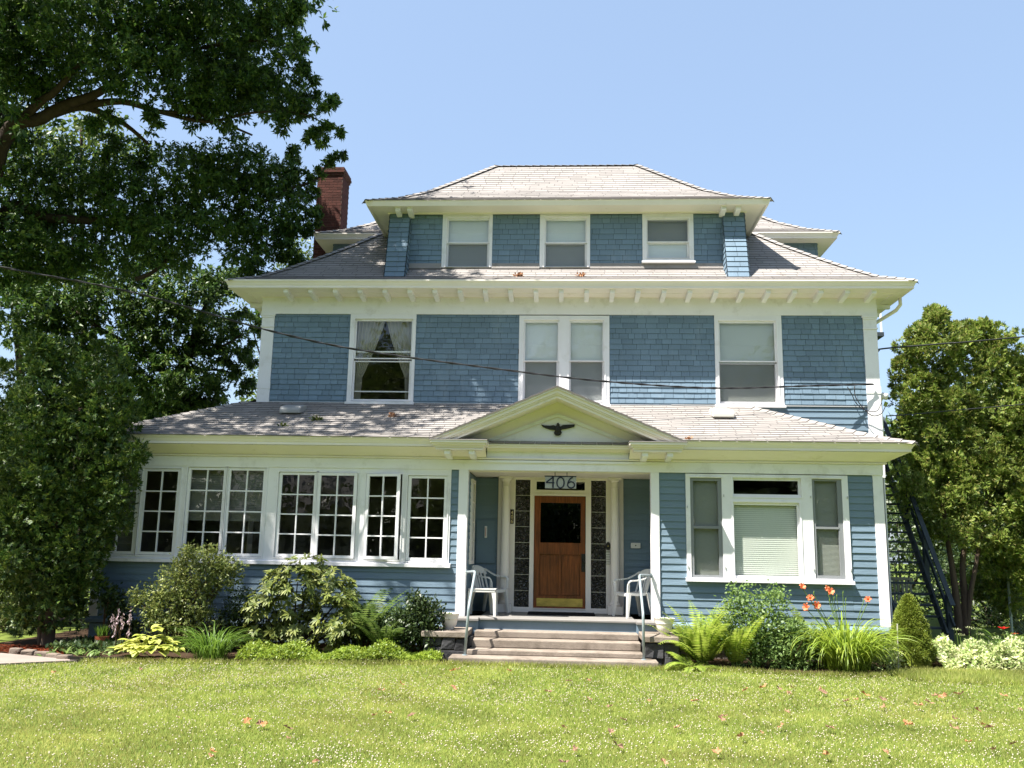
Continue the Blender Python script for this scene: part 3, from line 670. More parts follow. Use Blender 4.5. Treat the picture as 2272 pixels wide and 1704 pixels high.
for xc in (-1.01,1.02):
    m = MB(); yc = YP-.17
    m.lathe([(.10,.145),(.112,.17),(.10,.2),(.083,.215),(.085,.9),(.082,1.5),(.074,2.27),(.074,2.272),(.084,2.285),(.074,2.3),(.074,2.39),(.10,2.42),(.10,2.44)], xc, yc, 28)
    col = m.build('porch_column', 'cream_paint', house, smooth=True); e = col.modifiers.new('edges', 'EDGE_SPLIT'); e.split_angle = R(40)
    one('column_base', 'cream_paint', col, (xc-.135,xc+.135,yc-.135,YP-.035,.0,.145), bevel=.006)
    one('column_capital', 'cream_paint', col, (xc-.13,xc+.13,yc-.13,YP-.035,2.44,2.47), bevel=.005)
# door
dy = YP+.02; m = MB()
m.panel(-.48,.48,.075,2.13,[(-.365,.39,1.265,2.005),(-.375,-.02,.30,1.05),(.03,.385,.30,1.05)],dy,dy+.05)
m.box(-.365,-.03,dy+.022,dy+.045,.31,1.04); m.box(.04,.375,dy+.022,dy+.045,.31,1.04); m.box(-.48,.48,dy+.04,dy+.048,.1,1.2)
for a, b in ((-.375,-.02),(.03,.385)):
    for k in range(1,2): pass
door = m.build('front_door', 'door_wood', house)
one('door_pane', 'glass_dark', door, (-.365,.39,dy+.02,dy+.026,1.265,2.005))
one('kick_plate', 'brass', door, (-.42,.43,dy-.006,dy-.001,.105,.25))
m = MB(); m.box(.405,.475,dy-.012,dy-.001,.74,1.07); m.lathe([(.001,0),(.02,0),(.012,.03),(.028,.045),(.03,.06),(.018,.075),(.001,.077)],0,0,14)
k = len(m.v)-7*14
for i in range(k, len(m.v)): v = m.v[i]; m.v[i] = (.44+v[0], dy-.012-v[2], .93+v[1])
m.bar((.44,dy-.02,.80),(.44,dy-.06,.80),.05,.05); m.build('door_handle', 'black_iron', door)
one('threshold', 'cream_paint', srd, (-.484,.484,YP-.07,YP+.08,.062,.074))
# hatch frame on the porch wall
one('wall_hatch', 'blue_paint', house, (-1.56,-1.21,YP-.04,YP-.01,1.62,1.65), (-1.56,-1.535,YP-.04,YP-.01,.90,1.62), (-1.235,-1.21,YP-.04,YP-.01,.90,1.62), (-1.535,-1.235,YP-.05,YP-.01,1.22,1.27), (-1.56,-1.21,YP-.04,YP-.01,.87,.90), (-1.535,-1.235,YP-.03,YP-.008,.90,1.22), (-1.535,-1.235,YP-.03,YP-.008,1.27,1.62))
# ---- windows
def blinds(x0, x1, z0, z1, y, mat, parent, pitch=.02):
    m = MB(); z = z1
    while z > z0+.005: m.face([(x0,y,z-pitch*.92),(x1,y,z-pitch*.92),(x1,y+.005,z),(x0,y+.005,z)]); z -= pitch
    m.box(x0,x1,y-.01,y+.02,z1-.005,z1+.03); return m.build('blind', mat, parent)
def sash(parent, op, gl, y, mat='white_paint', nx=1, nz=1, glass='glass', mun=.022, swing=None):
    xs = np.linspace(gl[0], gl[1], nx+1); zs = np.linspace(gl[2], gl[3], nz+1); h = mun/2
    panes = [(xs[i]+(h if i else 0), xs[i+1]-(h if i < nx-1 else 0), zs[j]+(h if j else 0), zs[j+1]-(h if j < nz-1 else 0)) for i in range(nx) for j in range(nz)]
    m = MB(); m.panel(*op, panes, y, y+.035); m2 = MB(); m2.face([(gl[0],y+.018,gl[2]),(gl[1],y+.018,gl[2]),(gl[1],y+.018,gl[3]),(gl[0],y+.018,gl[3])])
    if swing:
        c, s = math.cos(swing), math.sin(swing); xh = op[0]
        for q in (m, m2): q.v = [(xh+(v[0]-xh)*c+(v[1]-y)*s, y-(v[0]-xh)*s+(v[1]-y)*c, v[2]) for v in q.v]
    m.build('sash', mat, parent); m2.build('pane', glass, parent)
def dh_window(outer, glasses, Y, sill=True, glass='glass', blind=None, screen=(), frame_mat='white_paint', bpitch=.02):
    """double-hung: outer casing rect and a list of columns, each (upper glass, lower glass)"""
    sw = .035; ops = []
    for up, lo in glasses: ops.append((up[0]-sw, up[1]+sw, lo[2]-.045, up[3]+.04))
    m = MB(); m.panel(*outer, ops, Y-.035, Y+.07)
    for o in ops:                                     # stepped inner stop
        m.panel(o[0]-.03, o[1]+.03, o[2]-.0, o[3]+.03, [o], Y-.047, Y-.034)
    if sill: m.prism_x([(Y-.10,outer[2]-.05),(Y,outer[2]-.05),(Y,outer[2]+.012),(Y-.10,outer[2]-.012)], outer[0]-.02, outer[1]+.02)
    w = m.build('window', frame_mat, house)
    for (up, lo), o in zip(glasses, ops):
        mid = (up[2]+lo[3])/2
        sash(w, (o[0],o[1],up[2]-.02,o[3]), up, Y+.0, glass=glass); sash(w, (o[0],o[1],o[2],lo[3]+.02), lo, Y+.04, glass=glass)
        if blind: blinds(o[0]+.01, o[1]-.01, o[2], o[3]-.02, Y+.082, blind, w, bpitch)
        if 'lo' in screen:
            q = MB(); q.face([(lo[0]-.01,Y+.02,lo[2]-.01),(lo[1]+.01,Y+.02,lo[2]-.01),(lo[1]+.01,Y+.02,lo[3]+.01),(lo[0]-.01,Y+.02,lo[3]+.01)]); q.build('insect_screen', 'insect_screen', w)
        if 'up' in screen:
            q = MB(); q.face([(up[0]-.01,Y-.012,up[2]),(up[1]+.01,Y-.012,up[2]),(up[1]+.01,Y-.012,up[3]+.01),(up[0]-.01,Y-.012,up[3]+.01)]); q.build('insect_screen', 'insect_screen', w)
    return w
# second floor
oL = rect(779.4,697.6,917,893,Y2); gLu = rect(792.5,712.3,911,794.6,Y2); gLl = rect(787,801.8,905,885.8,Y2)
oC = rect(1152.8,701,1352,898,Y2); gC = [(rect(1166,715,1237,799.8,Y2), rect(1166,803,1233,886,Y2)), (rect(1266.6,715,1337,799.8,Y2), rect(1267.5,803,1335.4,888,Y2))]
oR = rect(1584,699.6,1739.5,900,Y2); gRu = rect(1596,716.4,1720,801,Y2); gRl = rect(1598,807.5,1722,891,Y2)
wL = dh_window(oL, [(gLu,gLl)], Y2, glass='glass_sky'); dh_window(oC, gC, Y2, blind='blind_white', screen=('lo',), glass='glass_sky'); dh_window(oR, [(gRu,gRl)], Y2, blind='blind_green', screen=('lo',))
# tied-back curtains
for sg in (-1,1):
    m = MB(); xc = (gLu[0]+gLu[1])/2; hw = (gLu[1]-gLu[0])/2+.04; zt, zb_ = gLu[3]+.05, gLl[2]; zm = zb_+.42
    def edge(z):
        if z > zm: t = (zt-z)/(zt-zm); return .02+(hw*.72)*t**1.25
        return hw*.72+.05*(zm-z)
    nz, nx = 18, 22
    for j in range(nz):
        za, zc = zt+(zb_-zt)*j/nz, zt+(zb_-zt)*(j+1)/nz
        for i in range(nx):
            f = lambda ii, z: (xc+sg*(edge(z)+(hw-edge(z))*ii/nx), Y2+.14+.018*math.sin(ii*2.1), z)
            m.face([f(i,za),f(i+1,za),f(i+1,zc),f(i,zc)])
    m.build('curtain', 'curtain', wL, smooth=True)
one('window_bar', 'white_paint', wL, (gLu[0],gLu[1],Y2+.06,Y2+.08,pz(840,779,Y2)-.015,pz(840,779,Y2)+.015))
one('window_bar', 'white_paint', wL, (gLl[0],gLl[1],Y2+.09,Y2+.10,pz(840,867,Y2)-.012,pz(840,867,Y2)+.012))
F = FRONT(Y2); mb = MB(); ZB = 3.90; ZT = 5.79
shingles(mb, F, [(-5.87,oL[0],ZB,ZT),(oL[1],oC[0],ZB,ZT),(oC[1],oR[0],ZB,ZT),(oR[1],5.915,ZB+.05,ZT),(oL[0],oL[1],3.8,oL[2]),(oC[0],oC[1],3.8,oC[2]),(oR[0],oR[1],3.85,oR[2])])
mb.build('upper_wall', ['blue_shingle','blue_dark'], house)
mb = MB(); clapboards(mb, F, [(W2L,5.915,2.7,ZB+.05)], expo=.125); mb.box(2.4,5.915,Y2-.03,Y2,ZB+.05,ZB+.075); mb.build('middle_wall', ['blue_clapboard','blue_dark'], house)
for a, b in ((W2L-.025,-5.87),(5.915,W2R+.025)):
    m = MB(); m.box(a,b,Y2-.035,Y2+.0,2.6,5.775); m.box(a if a < 0 else b-.024, a+.024 if a < 0 else b, Y2, Y2+.24, -.5, 5.775)
    m.box(a-.012,b+.012,Y2-.055,Y2-.036,5.50,5.53); m.box(a-.02,b+.02,Y2-.065,Y2+.0,5.735,5.777); m.box(a-.01,b+.01,Y2-.05,Y2-.036,5.70,5.734); m.box(a-.01,b+.01,Y2-.045,Y2-.036,4.22,4.36); m.build('pilaster', 'white_paint', house)
mb = MB(); mb.box(W2L-.04,W2R+.04,Y2-.045,Y2+.1,5.78,6.12); mb.box(W2L-.04,W2L,Y2+.1,11,5.78,6.12); mb.box(W2R,W2R+.04,Y2+.1,11,5.78,6.12); mb.build('upper_frieze', 'white_paint', house)
EO2, EZ2 = .60, 6.33
mb = MB(); ring(mb, W2L, W2R, Y2, 11, [(.03,6.115),(.06,6.115),(.06,6.13),(.27,6.148),(.275,6.14),(.29,6.14),(.295,6.15),(EO2-.06,6.178)], 'FLRB'); mb.build('upper_soffit', 'cream_paint', house)
mb = MB(); ring(mb, W2L, W2R, Y2, 11, gutter_prof(EO2+.03, EZ2, .155), 'FLRB'); mb.build('upper_gutter', 'cream_paint', house)
bxs = np.linspace(-5.52, 6.0, 24)
for x in bxs:
    m = MB(); yy = Y2-.045; m.prism_x([(Y2-.5,6.10),(Y2-.5,6.185),(yy,6.16),(yy,6.03),(Y2-.12,6.045),(Y2-.42,6.075)], x-.045, x+.045); m.build('eave_bracket', 'white_paint', house)
for sx, X in ((-1,W2L),(1,W2R)):
    for k in range(12):
        yk = 2.4+k*.62; a, b = (X-.5, X-.04) if sx < 0 else (X+.04, X+.5); m = MB(); m.box(a,b,yk-.045,yk+.045,6.07,6.15); m.build('eave_bracket', 'white_paint', house)
# main roof
p2 = [(0,0),(.5,.23),(.95,.56),(1.4,.92),(1.95,1.38),(2.5,1.88),(5.3,4.3)]
mb = hip_roof('r', W2L-EO2, W2R+EO2, Y2-EO2, 11+EO2, EZ2-.01, p2, 6.2); mrf = mb.build('main_roof', ['roof_shingle','roof_edge'], house)
# downspout at the right corner
m = MB(); m.tube([(W2R+.56,Y2+.12,6.2),(W2R+.57,Y2+.14,6.05),(W2R+.5,Y2+.2,5.95),(W2R+.12,Y2+.5,5.72),(W2R+.07,Y2+.56,5.6),(W2R+.07,Y2+.56,.0)], .036, 10); m.build('downspout', 'cream_paint', house, smooth=True)
# ---- front dormer storey
DX0, DX1 = -3.63, 3.73
d1 = rect(983.5,477,1091,594,YD); d2_ = rect(1198.5,477,1309,594,YD); d3 = rect(1424.8,476,1539.5,580,YD)
dg = lambda *r: rect(*r, YD)
dh_window(d1, [(dg(996.2,488.3,1083,537.3), dg(996,542,1079,589))], YD, sill=False, blind='blind_white', screen=('lo',), glass='glass_sky')
dh_window(d2_, [(dg(1212.3,488.3,1299,537.3), dg(1212,542,1296.5,589))], YD, sill=False, blind='blind_white', screen=('lo',), glass='glass_sky')
dh_window(d3, [(dg(1437.4,490,1525,535.5), dg(1439,540,1525,569.5))], YD, blind='blind_white', screen=('up',), glass='glass_sky')
DT = 8.02
mb = MB(); F = FRONT(YD)
shingles(mb, F, [(-3.25,d1[0],6.88,DT),(d1[1],d2_[0],6.88,DT),(d2_[1],d3[0],6.88,DT),(d3[1],3.34,6.88,DT),(d3[0],d3[1],6.88,d3[2])], expo=.115)
shingles(mb, SIDE_L(DX0), [(YD,6.2,6.6,8.1)], expo=.115); shingles(mb, SIDE_R(DX1), [(YD,6.2,6.6,8.1)], expo=.115)
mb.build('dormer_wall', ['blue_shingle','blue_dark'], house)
for a, b in ((-3.25,d1[0]),(d1[1],d2_[0]),(d2_[1],3.34)): mb = MB(); mb.face([(a,YD-.055,6.84),(b,YD-.055,6.84),(b,YD-.02,6.955),(a,YD-.02,6.955)]); mb.face([(a,YD-.055,6.80),(b,YD-.055,6.80),(b,YD-.055,6.84),(a,YD-.055,6.84)],1); mb.build('dormer_flashing', ['roof_shingle','roof_edge'], house)
for xo, xi in ((DX0,-3.20),(DX1,3.29)):           # flared shingled cheeks
    mb = MB(); n = 13; zt, zb_ = 8.06, 6.53
    cy_ = lambda z: YD-.04-.42*((zt-z)/(zt-zb_))**1.15
    xl, xr = min(xo,xi), max(xo,xi); sgn = -1 if xo < 0 else 1
    xin = lambda z: (xi+sgn*.0+(-sgn)*.0)
    xou = lambda z: xo-sgn*.02*((zt-z)/(zt-zb_))
    for k in range(n):
        za = zb_+(zt-zb_)*k/n; zc = zb_+(zt-zb_)*(k+1)/n
        xs = [min(xou(za),xi), min(xou(za),xi)+abs(xou(za)-xi)*random.uniform(.35,.65), max(xou(za),xi)]
        for c, d in zip(xs, xs[1:]):
            mb.face([(c+.003,cy_(za)-.02,za),(d-.003,cy_(za)-.02,za),(d-.003,cy_(zc)-.004,zc),(c+.003,cy_(zc)-.004,zc)]); mb.face([(c+.003,cy_(za),za),(d-.003,cy_(za),za),(d-.003,cy_(za)-.02,za),(c+.003,cy_(za)-.02,za)])
        for X in (xou(za), xi):
            o = .018 if X > (xo+xi)/2 else -.018
            mb.face([(X+o,cy_(za)-.015,za),(X+o,YD+.3,za),(X+o*.2,YD+.3,zc),(X+o*.2,cy_(zc)-.004,zc)]); mb.face([(X,cy_(za),za),(X,YD+.3,za),(X+o,YD+.3,za),(X+o,cy_(za)-.015,za)])
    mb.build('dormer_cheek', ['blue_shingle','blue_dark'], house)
E0, DEO, DEZ = 0, .45, 8.175
mb = MB(); ring(mb, DX0, DX1, YD, 6.2, [(-.05,DT),(.05,DT),(.055,8.05),(DEO-.06,8.075)], 'FLRB'); mb.box(-3.3,3.4,YD-.03,YD,DT-.0,DT+.06)
mb.build('dormer_soffit', 'cream_paint', house)
mb = MB(); ring(mb, DX0, DX1, YD, 6.2, [(DEO-.09,8.065),(DEO-.06,8.055),(DEO-.03,8.06),(DEO,8.15),(DEO+.01,8.155),(DEO+.01,DEZ),(DEO-.03,DEZ)], 'FLRB'); mb.build('dormer_gutter', 'cream_paint', house)
for x in (-3.42,-3.17,3.27,3.56):
    m = MB(); m.prism_x([(YD-.33,8.0),(YD-.33,8.08),(YD-.0,8.08),(YD-.0,7.94),(YD-.10,7.945),(YD-.30,7.98)], x-.05, x+.05); m.build('dormer_bracket', 'white_paint', house)
p3 = [(0,0),(.57,.28),(1.1,.64),(1.65,1.12),(2.45,1.84)]
mb = hip_roof('d', DX0-DEO, DX1+DEO, YD-DEO, 6.2+DEO, DEZ-.01, p3, 2.48)
mb.build('dormer_roof', ['roof_shingle','roof_edge'], house)
# ---- side dormers
for sx, xe in ((-1,-5.95),(1,6.35)):
    y0, y1, xi = 4.4, 8.2, sx*2.0; ze = 8.45; x0, x1 = (xe, xi) if sx < 0 else (xi, xe)
    mb = MB(); w0, w1 = (xe+.4, xi) if sx < 0 else (xi, xe-.4)
    shingles(mb, FRONT(y0+.4), [(w0,w1,6.6,ze-.1)], expo=.115); shingles(mb, SIDE_L(w0) if sx < 0 else SIDE_R(w1), [(y0+.4,y1-.4,6.6,ze-.1)], expo=.115)
    mb.build('side_dormer_wall', ['blue_shingle','blue_dark'], house)
    mb = MB(); ring(mb, w0, w1, y0+.4, y1-.4, [(0,ze-.13),(.34,ze-.13)]+gutter_prof(.42, ze, .135), 'FLB' if sx < 0 else 'FRB', xb=(xi if sx < 0 else None), xa=(xi if sx > 0 else None)); mb.build('side_dormer_gutter', 'cream_paint', house)
    mb = hip_roof('sd', x0, x1, y0, y1, ze, p3, 1.9, 'FLB' if sx < 0 else 'FRB'); mb.build('side_dormer_roof', ['roof_shingle','roof_edge'], house)
# ---- chimney
mb = MB(); cx0, cx1, cy0, cy1, ctop = -6.27, -5.62, 5.55, 6.2, 10.62
mb.box(cx0,cx1,cy0,cy1,5.6,ctop-.12,1); k = 0; z_ = 5.62
def course(x0, x1, y0, y1, z0, z1, k):
    for (fx, L, fn) in ((0, x1-x0, lambda a, b, o: [(x0+a,y0-o,z0),(x0+b,y0-o,z0),(x0+b,y0-o,z1),(x0+a,y0-o,z1)]), (1, y1-y0, lambda a, b, o: [(x1+o,y0+a,z0),(x1+o,y0+b,z0),(x1+o,y0+b,z1),(x1+o,y0+a,z1)]), (2, y1-y0, lambda a, b, o: [(x0-o,y0+a,z0),(x0-o,y0+b,z0),(x0-o,y0+b,z1),(x0-o,y0+a,z1)])):
        s = -.1 if k % 2 else 0.
        while s < L:
            a, b = max(s,0), min(s+.2,L); s += .21
            if b-a > .03: mb.face(fn(a, b, .006+random.uniform(0,.003)))
while z_ < ctop-.14: course(cx0,cx1,cy0,cy1,z_,z_+.06,k); z_ += .07; k += 1
for j in range(3):
    e = .02+.025*j if j < 2 else .03; mb.box(cx0-e,cx1+e,cy0-e,cy1+e,ctop-.2+j*.07,ctop-.14+j*.07,1); course(cx0-e,cx1+e,cy0-e,cy1+e,ctop-.198+j*.07,ctop-.142+j*.07,j)
mb.box(cx0-.02,cx1+.02,cy0-.02,cy1+.02,ctop,ctop+.02,1)
mb.build('chimney', ['brick_red','mortar'], mrf)
# ---- right-hand window group, first floor
sL, sR = rect(1530,1060,1605,1285.5,Y1), rect(1799.3,1062.8,1876,1285.5,Y1)
tr = rect(1624,1060,1777,1104,Y1); pc = rect(1625.5,1114,1778.4,1285.5,Y1)
m = MB(); m.panel(*gR, [sL,sR,tr,pc], Y1-.04, Y1+.08)
m.prism_x([(Y1-.11,gR[2]-.055),(Y1,gR[2]-.055),(Y1,gR[2]+.012),(Y1-.11,gR[2]-.01)], gR[0]-.02, gR[1]+.02)
for o in (sL,sR): m.box(o[0]-.02,o[1]+.02,Y1-.06,Y1-.041,o[3]+.005,o[3]+.025)
for o in (tr,pc): m.panel(o[0]-.03,o[1]+.03,o[2]-.02,o[3]+.03,[o],Y1-.052,Y1-.039)
w = m.build('picture_window', 'white_paint', house)
def sidesash(o, u0, v0, u1, v1, vm0, vm1):
    g = rect(u0,v0,u1,v1,Y1); zm1, zm0 = pz((u0+u1)/2,vm0,Y1), pz((u0+u1)/2,vm1,Y1)
    m = MB(); m.panel(*o, [(g[0],g[1],zm1,g[3]),(g[0],g[1],g[2],zm0)], Y1-.025, Y1+.02); m.box(g[0],g[1],Y1-.035,Y1-.026,zm0,zm1); m.build('storm_sash', 'gray_sash', w)
    q = MB(); q.face([(g[0],Y1+.0,g[2]),(g[1],Y1+.0,g[2]),(g[1],Y1+.0,g[3]),(g[0],Y1+.0,g[3])]); q.build('pane', 'glass', w)
    q = MB(); q.face([(g[0],Y1+.012,g[2]),(g[1],Y1+.012,g[2]),(g[1],Y1+.012,g[3]),(g[0],Y1+.012,g[3])]); q.build('insect_screen', 'storm_screen', w)
    blinds(o[0]+.01,o[1]-.01,o[2],o[3]-.02,Y1+.05,'blind_green',w)
sidesash(sL,1536.8,1066.7,1596,1276.4,1167,1173); sidesash(sR,1805.2,1067.5,1865,1277.6,1169,1174)
tg = rect(1626.7,1065.5,1771.3,1098,Y1); pg = rect(1627.9,1120,1773.7,1279.6,Y1)
sash(w, tr, tg, Y1-.01, glass='glass'); sash(w, pc, pg, Y1-.01, glass='glass'); blinds(pc[0]+.01,pc[1]-.01,pc[2],pc[3]-.02,Y1+.06,'blind_green',w,.034)
m = MB()
for x, z0_ in ((gR[0]+.02,.9),(gR[0]+.02,1.9),(sL[1]+.03,.9),(sL[1]+.03,2.1),(sR[0]-.03,.9),(sR[0]-.03,2.1),(gR[1]-.02,.9),(gR[1]-.02,2.1)): m.box(x-.008,x+.008,Y1-.06,Y1-.041,z0_-.02,z0_+.02)
m.build('storm_clips', 'metal_flashing', w)
# ---- sunroom casements
G_ = [(-8.105,-7.522),(-7.368,-6.793),(-6.554,-5.96),(-5.832,-5.239),(-4.90,-4.324),(-4.197,-3.60),(-3.332,-2.814),(-2.595,-2.011)]
T_ = [2.375,2.385,2.42,2.42,2.355,2.35,2.345,2.325]; B_ = [.972,.972,.968,.972,.98,.971,.972,.958]
pairs = [(0,1),(2,3),(4,5),(6,7)]
ends = [(WL+.0,-6.70),(-6.70,-5.10),(-5.10,-3.47),(-3.47,-1.895)]
for (i, j), (a, b) in zip(pairs, ends):
    ops = [(G_[k][0]-.06, G_[k][1]+.06, B_[k]-.055, T_[k]+.05) for k in (i,j)]
    m = MB(); m.panel(a, b, .86, ZF, ops, Y1-.03, Y1+.08)
    for o in ops: m.panel(o[0]-.022, o[1]+.022, o[2]-.02, o[3]+.022, [o], Y1-.042, Y1-.029)
    m.prism_x([(Y1-.09,.80),(Y1+.0,.80),(Y1+.0,.874),(Y1-.09,.855)], a, b+(.03 if j == 7 else 0))
    w = m.build('casement_window', 'white_paint', house)
    for k, o in zip((i,j), ops):
        gl = (G_[k][0], G_[k][1], B_[k], T_[k])
        sash(w, (o[0]+.006,o[1]-.006,o[2]+.006,o[3]-.006), gl, Y1-.02 if k not in (5,6) else Y1-.05, nx=2, nz=4, swing={5:R(2.5),6:R(11)}.get(k))
        if k in (0,2,3): blinds(o[0]+.02,o[1]-.02,o[2]+(.62 if k else .05),o[3]-.02,Y1+.10,'blind_dark',w,.04)
# small open casement on the porch's return wall
m = MB(); xq = -1.572
for a, b, c, d in ((.36,.92,.86,.92),(.36,.92,2.30,2.36),(.36,.42,.92,2.30),(.86,.92,.92,2.30)): m.box(xq-.02,xq+.02,a,b,c,d)
for zc in (1.26,1.6,1.95): m.box(xq-.01,xq+.01,.42,.86,zc-.01,zc+.01)
m.box(xq-.01,xq+.01,.63,.65,.92,2.30)
w = m.build('porch_casement', 'cream_paint', house); one('pane', 'glass_dark', w, (xq-.003,xq+.003,.42,.86,.92,2.30))
# ---- rooms behind the glass
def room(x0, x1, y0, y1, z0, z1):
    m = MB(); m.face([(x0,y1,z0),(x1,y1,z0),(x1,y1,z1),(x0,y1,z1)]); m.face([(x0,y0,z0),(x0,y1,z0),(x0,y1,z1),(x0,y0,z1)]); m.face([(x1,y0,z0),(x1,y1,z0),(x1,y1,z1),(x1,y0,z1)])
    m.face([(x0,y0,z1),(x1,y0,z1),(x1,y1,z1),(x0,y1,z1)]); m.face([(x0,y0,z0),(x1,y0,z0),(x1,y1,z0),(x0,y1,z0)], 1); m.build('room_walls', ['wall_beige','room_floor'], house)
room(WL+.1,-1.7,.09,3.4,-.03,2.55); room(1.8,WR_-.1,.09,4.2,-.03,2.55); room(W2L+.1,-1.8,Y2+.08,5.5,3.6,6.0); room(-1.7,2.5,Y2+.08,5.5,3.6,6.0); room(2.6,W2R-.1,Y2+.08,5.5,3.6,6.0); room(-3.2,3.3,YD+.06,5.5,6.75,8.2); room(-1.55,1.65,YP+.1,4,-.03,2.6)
# ------------------------------------------------------------------ objects
def ribbon(mb, path, w, h, up=(0,0,1), mi=0):
    path = [Vector(p) for p in path]; i0 = len(mb.v); u = Vector(up); ws = w if hasattr(w,'__len__') else [w]*len(path); hs = h if hasattr(h,'__len__') else [h]*len(path)
    for k, p in enumerate(path):
        d = (path[min(k+1,len(path)-1)]-path[max(k-1,0)]).normalized(); sd = d.cross(u)
        sd = (sd if sd.length > 1e-3 else Vector((1,0,0))).normalized(); n = sd.cross(d).normalized(); sd = sd*ws[k]/2; n = n*hs[k]/2
        mb.v += [tuple(p-sd-n),tuple(p+sd-n),tuple(p+sd+n),tuple(p-sd+n)]
    for k in range(len(path)-1):
        for j in range(4): mb.f.append((i0+4*k+j,i0+4*k+(j+1)%4,i0+4*k+4+(j+1)%4,i0+4*k+4+j)); mb.m.append(mi)
    mb.f.append((i0+3,i0+2,i0+1,i0)); e = i0+4*(len(path)-1); mb.f.append((e,e+1,e+2,e+3)); mb.m += [mi,mi]
def text_mesh(name, s, x0, x1, z0, z1, y, mat, parent, ext=.004, bold=.0):
    cu = bpy.data.curves.new('t', 'FONT'); cu.body = s; cu.size = 1; cu.extrude = .01; cu.offset = bold
    o = bpy.data.objects.new('t', cu); COL.objects.link(o); dg_ = bpy.context.evaluated_depsgraph_get(); me = bpy.data.meshes.new_from_object(o.evaluated_get(dg_)); bpy.data.objects.remove(o)
    me.name = name
    co = np.empty(len(me.vertices)*3, np.float32); me.vertices.foreach_get('co', co); co = co.reshape(-1,3); lo, hi = co.min(0), co.max(0)
    q = np.empty_like(co); q[:,0] = x0+(co[:,0]-lo[0])/(hi[0]-lo[0])*(x1-x0); q[:,2] = z0+(co[:,1]-lo[1])/(hi[1]-lo[1])*(z1-z0); q[:,1] = y-ext*(co[:,2]-lo[2])/(hi[2]-lo[2])
    me.vertices.foreach_set('co', q.ravel()); me.materials.clear(); me.materials.append(MATS[mat]); me.polygons.foreach_set('material_index', [0]*len(me.polygons)); me.update(); return link(name, me, parent)
# front steps
steps = thing('front_steps', 'wide worn concrete front steps leading up to the porch', 'steps', (0,-1,GZ))
zs = [-.188,-.29,-.415]; ys = [-.53,-.86,-1.19]; xl = [-1.37,-1.385,-1.42]; xr = [1.30,1.31,1.315]
for k in range(3):
    m = MB(); b = zs[k+1]-.001 if k < 2 else -.492; m.box(xl[k], xr[k], ys[k], (ys[k-1] if k else -.125), b if k < 2 else -.492, zs[k]); m.build('step', 'concrete', steps, bevel=.014)
m = MB(); m.box(-1.66,1.515,-1.56,-.2,-.62,-.492); m.build('step', 'concrete', steps, bevel=.016)
# stone piers
for a, b, lab in ((-2.12,-1.425,'low dark stone pier left of the front steps under a weathered concrete cap'),(1.345,1.87,'low dark stone pier right of the front steps beside the yellow fern')):
    p = thing('stone_pier', lab, 'pier', ((a+b)/2,-.7,GZ), 'stone piers flanking the front steps'); y0p = -1.12
    m = MB(); m.box(a+.03,b-.03,y0p+.03,-.13,-.62,-.245); m.build('core', 'mortar_dark', p)
    m = MB()
    def stone(x0, x1, ya, yb, z0, z1):
        i = len(m.v); m.box(x0+.006,x1-.006,ya,yb,z0+.006,z1-.006)
        for q in range(i, len(m.v)): v = m.v[q]; m.v[q] = (v[0]+random.uniform(-.022,.022), v[1]+random.uniform(-.03,.02), v[2]+random.uniform(-.02,.02))
    x = a
    while x < b-.02:
        x2 = min(x+random.uniform(.2,.4), b); x2 = b if b-x2 < .14 else x2; h1 = random.uniform(.12,.23)
        stone(x, x2+random.uniform(-.02,.02), y0p-random.uniform(0,.05), y0p+.12, -.61, -.6+h1)
        if random.random() < .5: xm = x+(x2-x)*random.uniform(.4,.6); stone(x, xm, y0p-random.uniform(0,.04), y0p+.12, -.6+h1, -.25); stone(xm, x2, y0p-random.uniform(0,.04), y0p+.12, -.6+h1, -.25)
        else: stone(x, x2, y0p-random.uniform(0,.05), y0p+.12, -.6+h1, -.25)
        x = x2
    for X in (a,b):
        yy = y0p+.1
        while yy < -.2: y2 = min(yy+random.uniform(.2,.35),-.14); hm = random.uniform(-.46,-.38); stone(X-.02, X+.05, yy, y2, -.61, hm); stone(X-.02, X+.05, yy, y2, hm, -.25); yy = y2
    m.build('stones', 'basalt', p, bevel=.018)
    m = MB(); m.box(a-.03,b+.0,y0p-.06,-.315,-.245,-.155); m.build('cap', 'concrete', p, bevel=.012)
# handrails
def rail(pts, lab):
    h = thing('handrail', lab, 'handrail', tuple(pts[0]), 'handrails of the front steps'); P = []
    for k, p in enumerate(pts):                      # round the bends
        p = Vector(p)
        if 0 < k < len(pts)-1:
            a = (Vector(pts[k-1])-p).normalized(); b = (Vector(pts[k+1])-p).normalized(); r = .07
            for t in (0,.25,.5,.75,1): P.append((p+a*r)*(1-t)**2+p*2*t*(1-t)+(p+b*r)*t**2)
        else: P.append(p)
    m = MB(); m.tube(P, .0215, 12); m.build('pipe', 'rail_metal', h, smooth=True)
    m = MB(); q = Vector(pts[0]); m.lathe([(.001,q.z+.012),(.04,q.z+.01),(.042,q.z),(.001,q.z)], q.x, q.y, 14); m.build('flange', 'rail_metal', h)
    m = MB(); q = Vector(pts[-1]); m.box(q.x-.01,q.x+.01,q.y-.04,q.y+.04,q.z-.04,q.z+.04); m.build('wall_plate', 'rail_metal', h)
A3 = lambda u, v, Y: tuple(at(u, v, Y=Y))
rail([(A3(1031,1458,-1.28)[0],-1.28,-.492), A3(1040,1347,-1.28), A3(1054.5,1268,-.55), (-1.575,-.10,A3(1034,1269,-.06)[2])], 'grey steel handrail left of the steps, ending by the white table')
rail([(A3(1428.6,1467,-1.28)[0],-1.28,-.492), A3(1427,1363,-1.28), A3(1418.5,1276,-.55), (1.555,-.06,A3(1442,1277,-.06)[2])], 'grey steel handrail right of the steps, ending at the porch post')
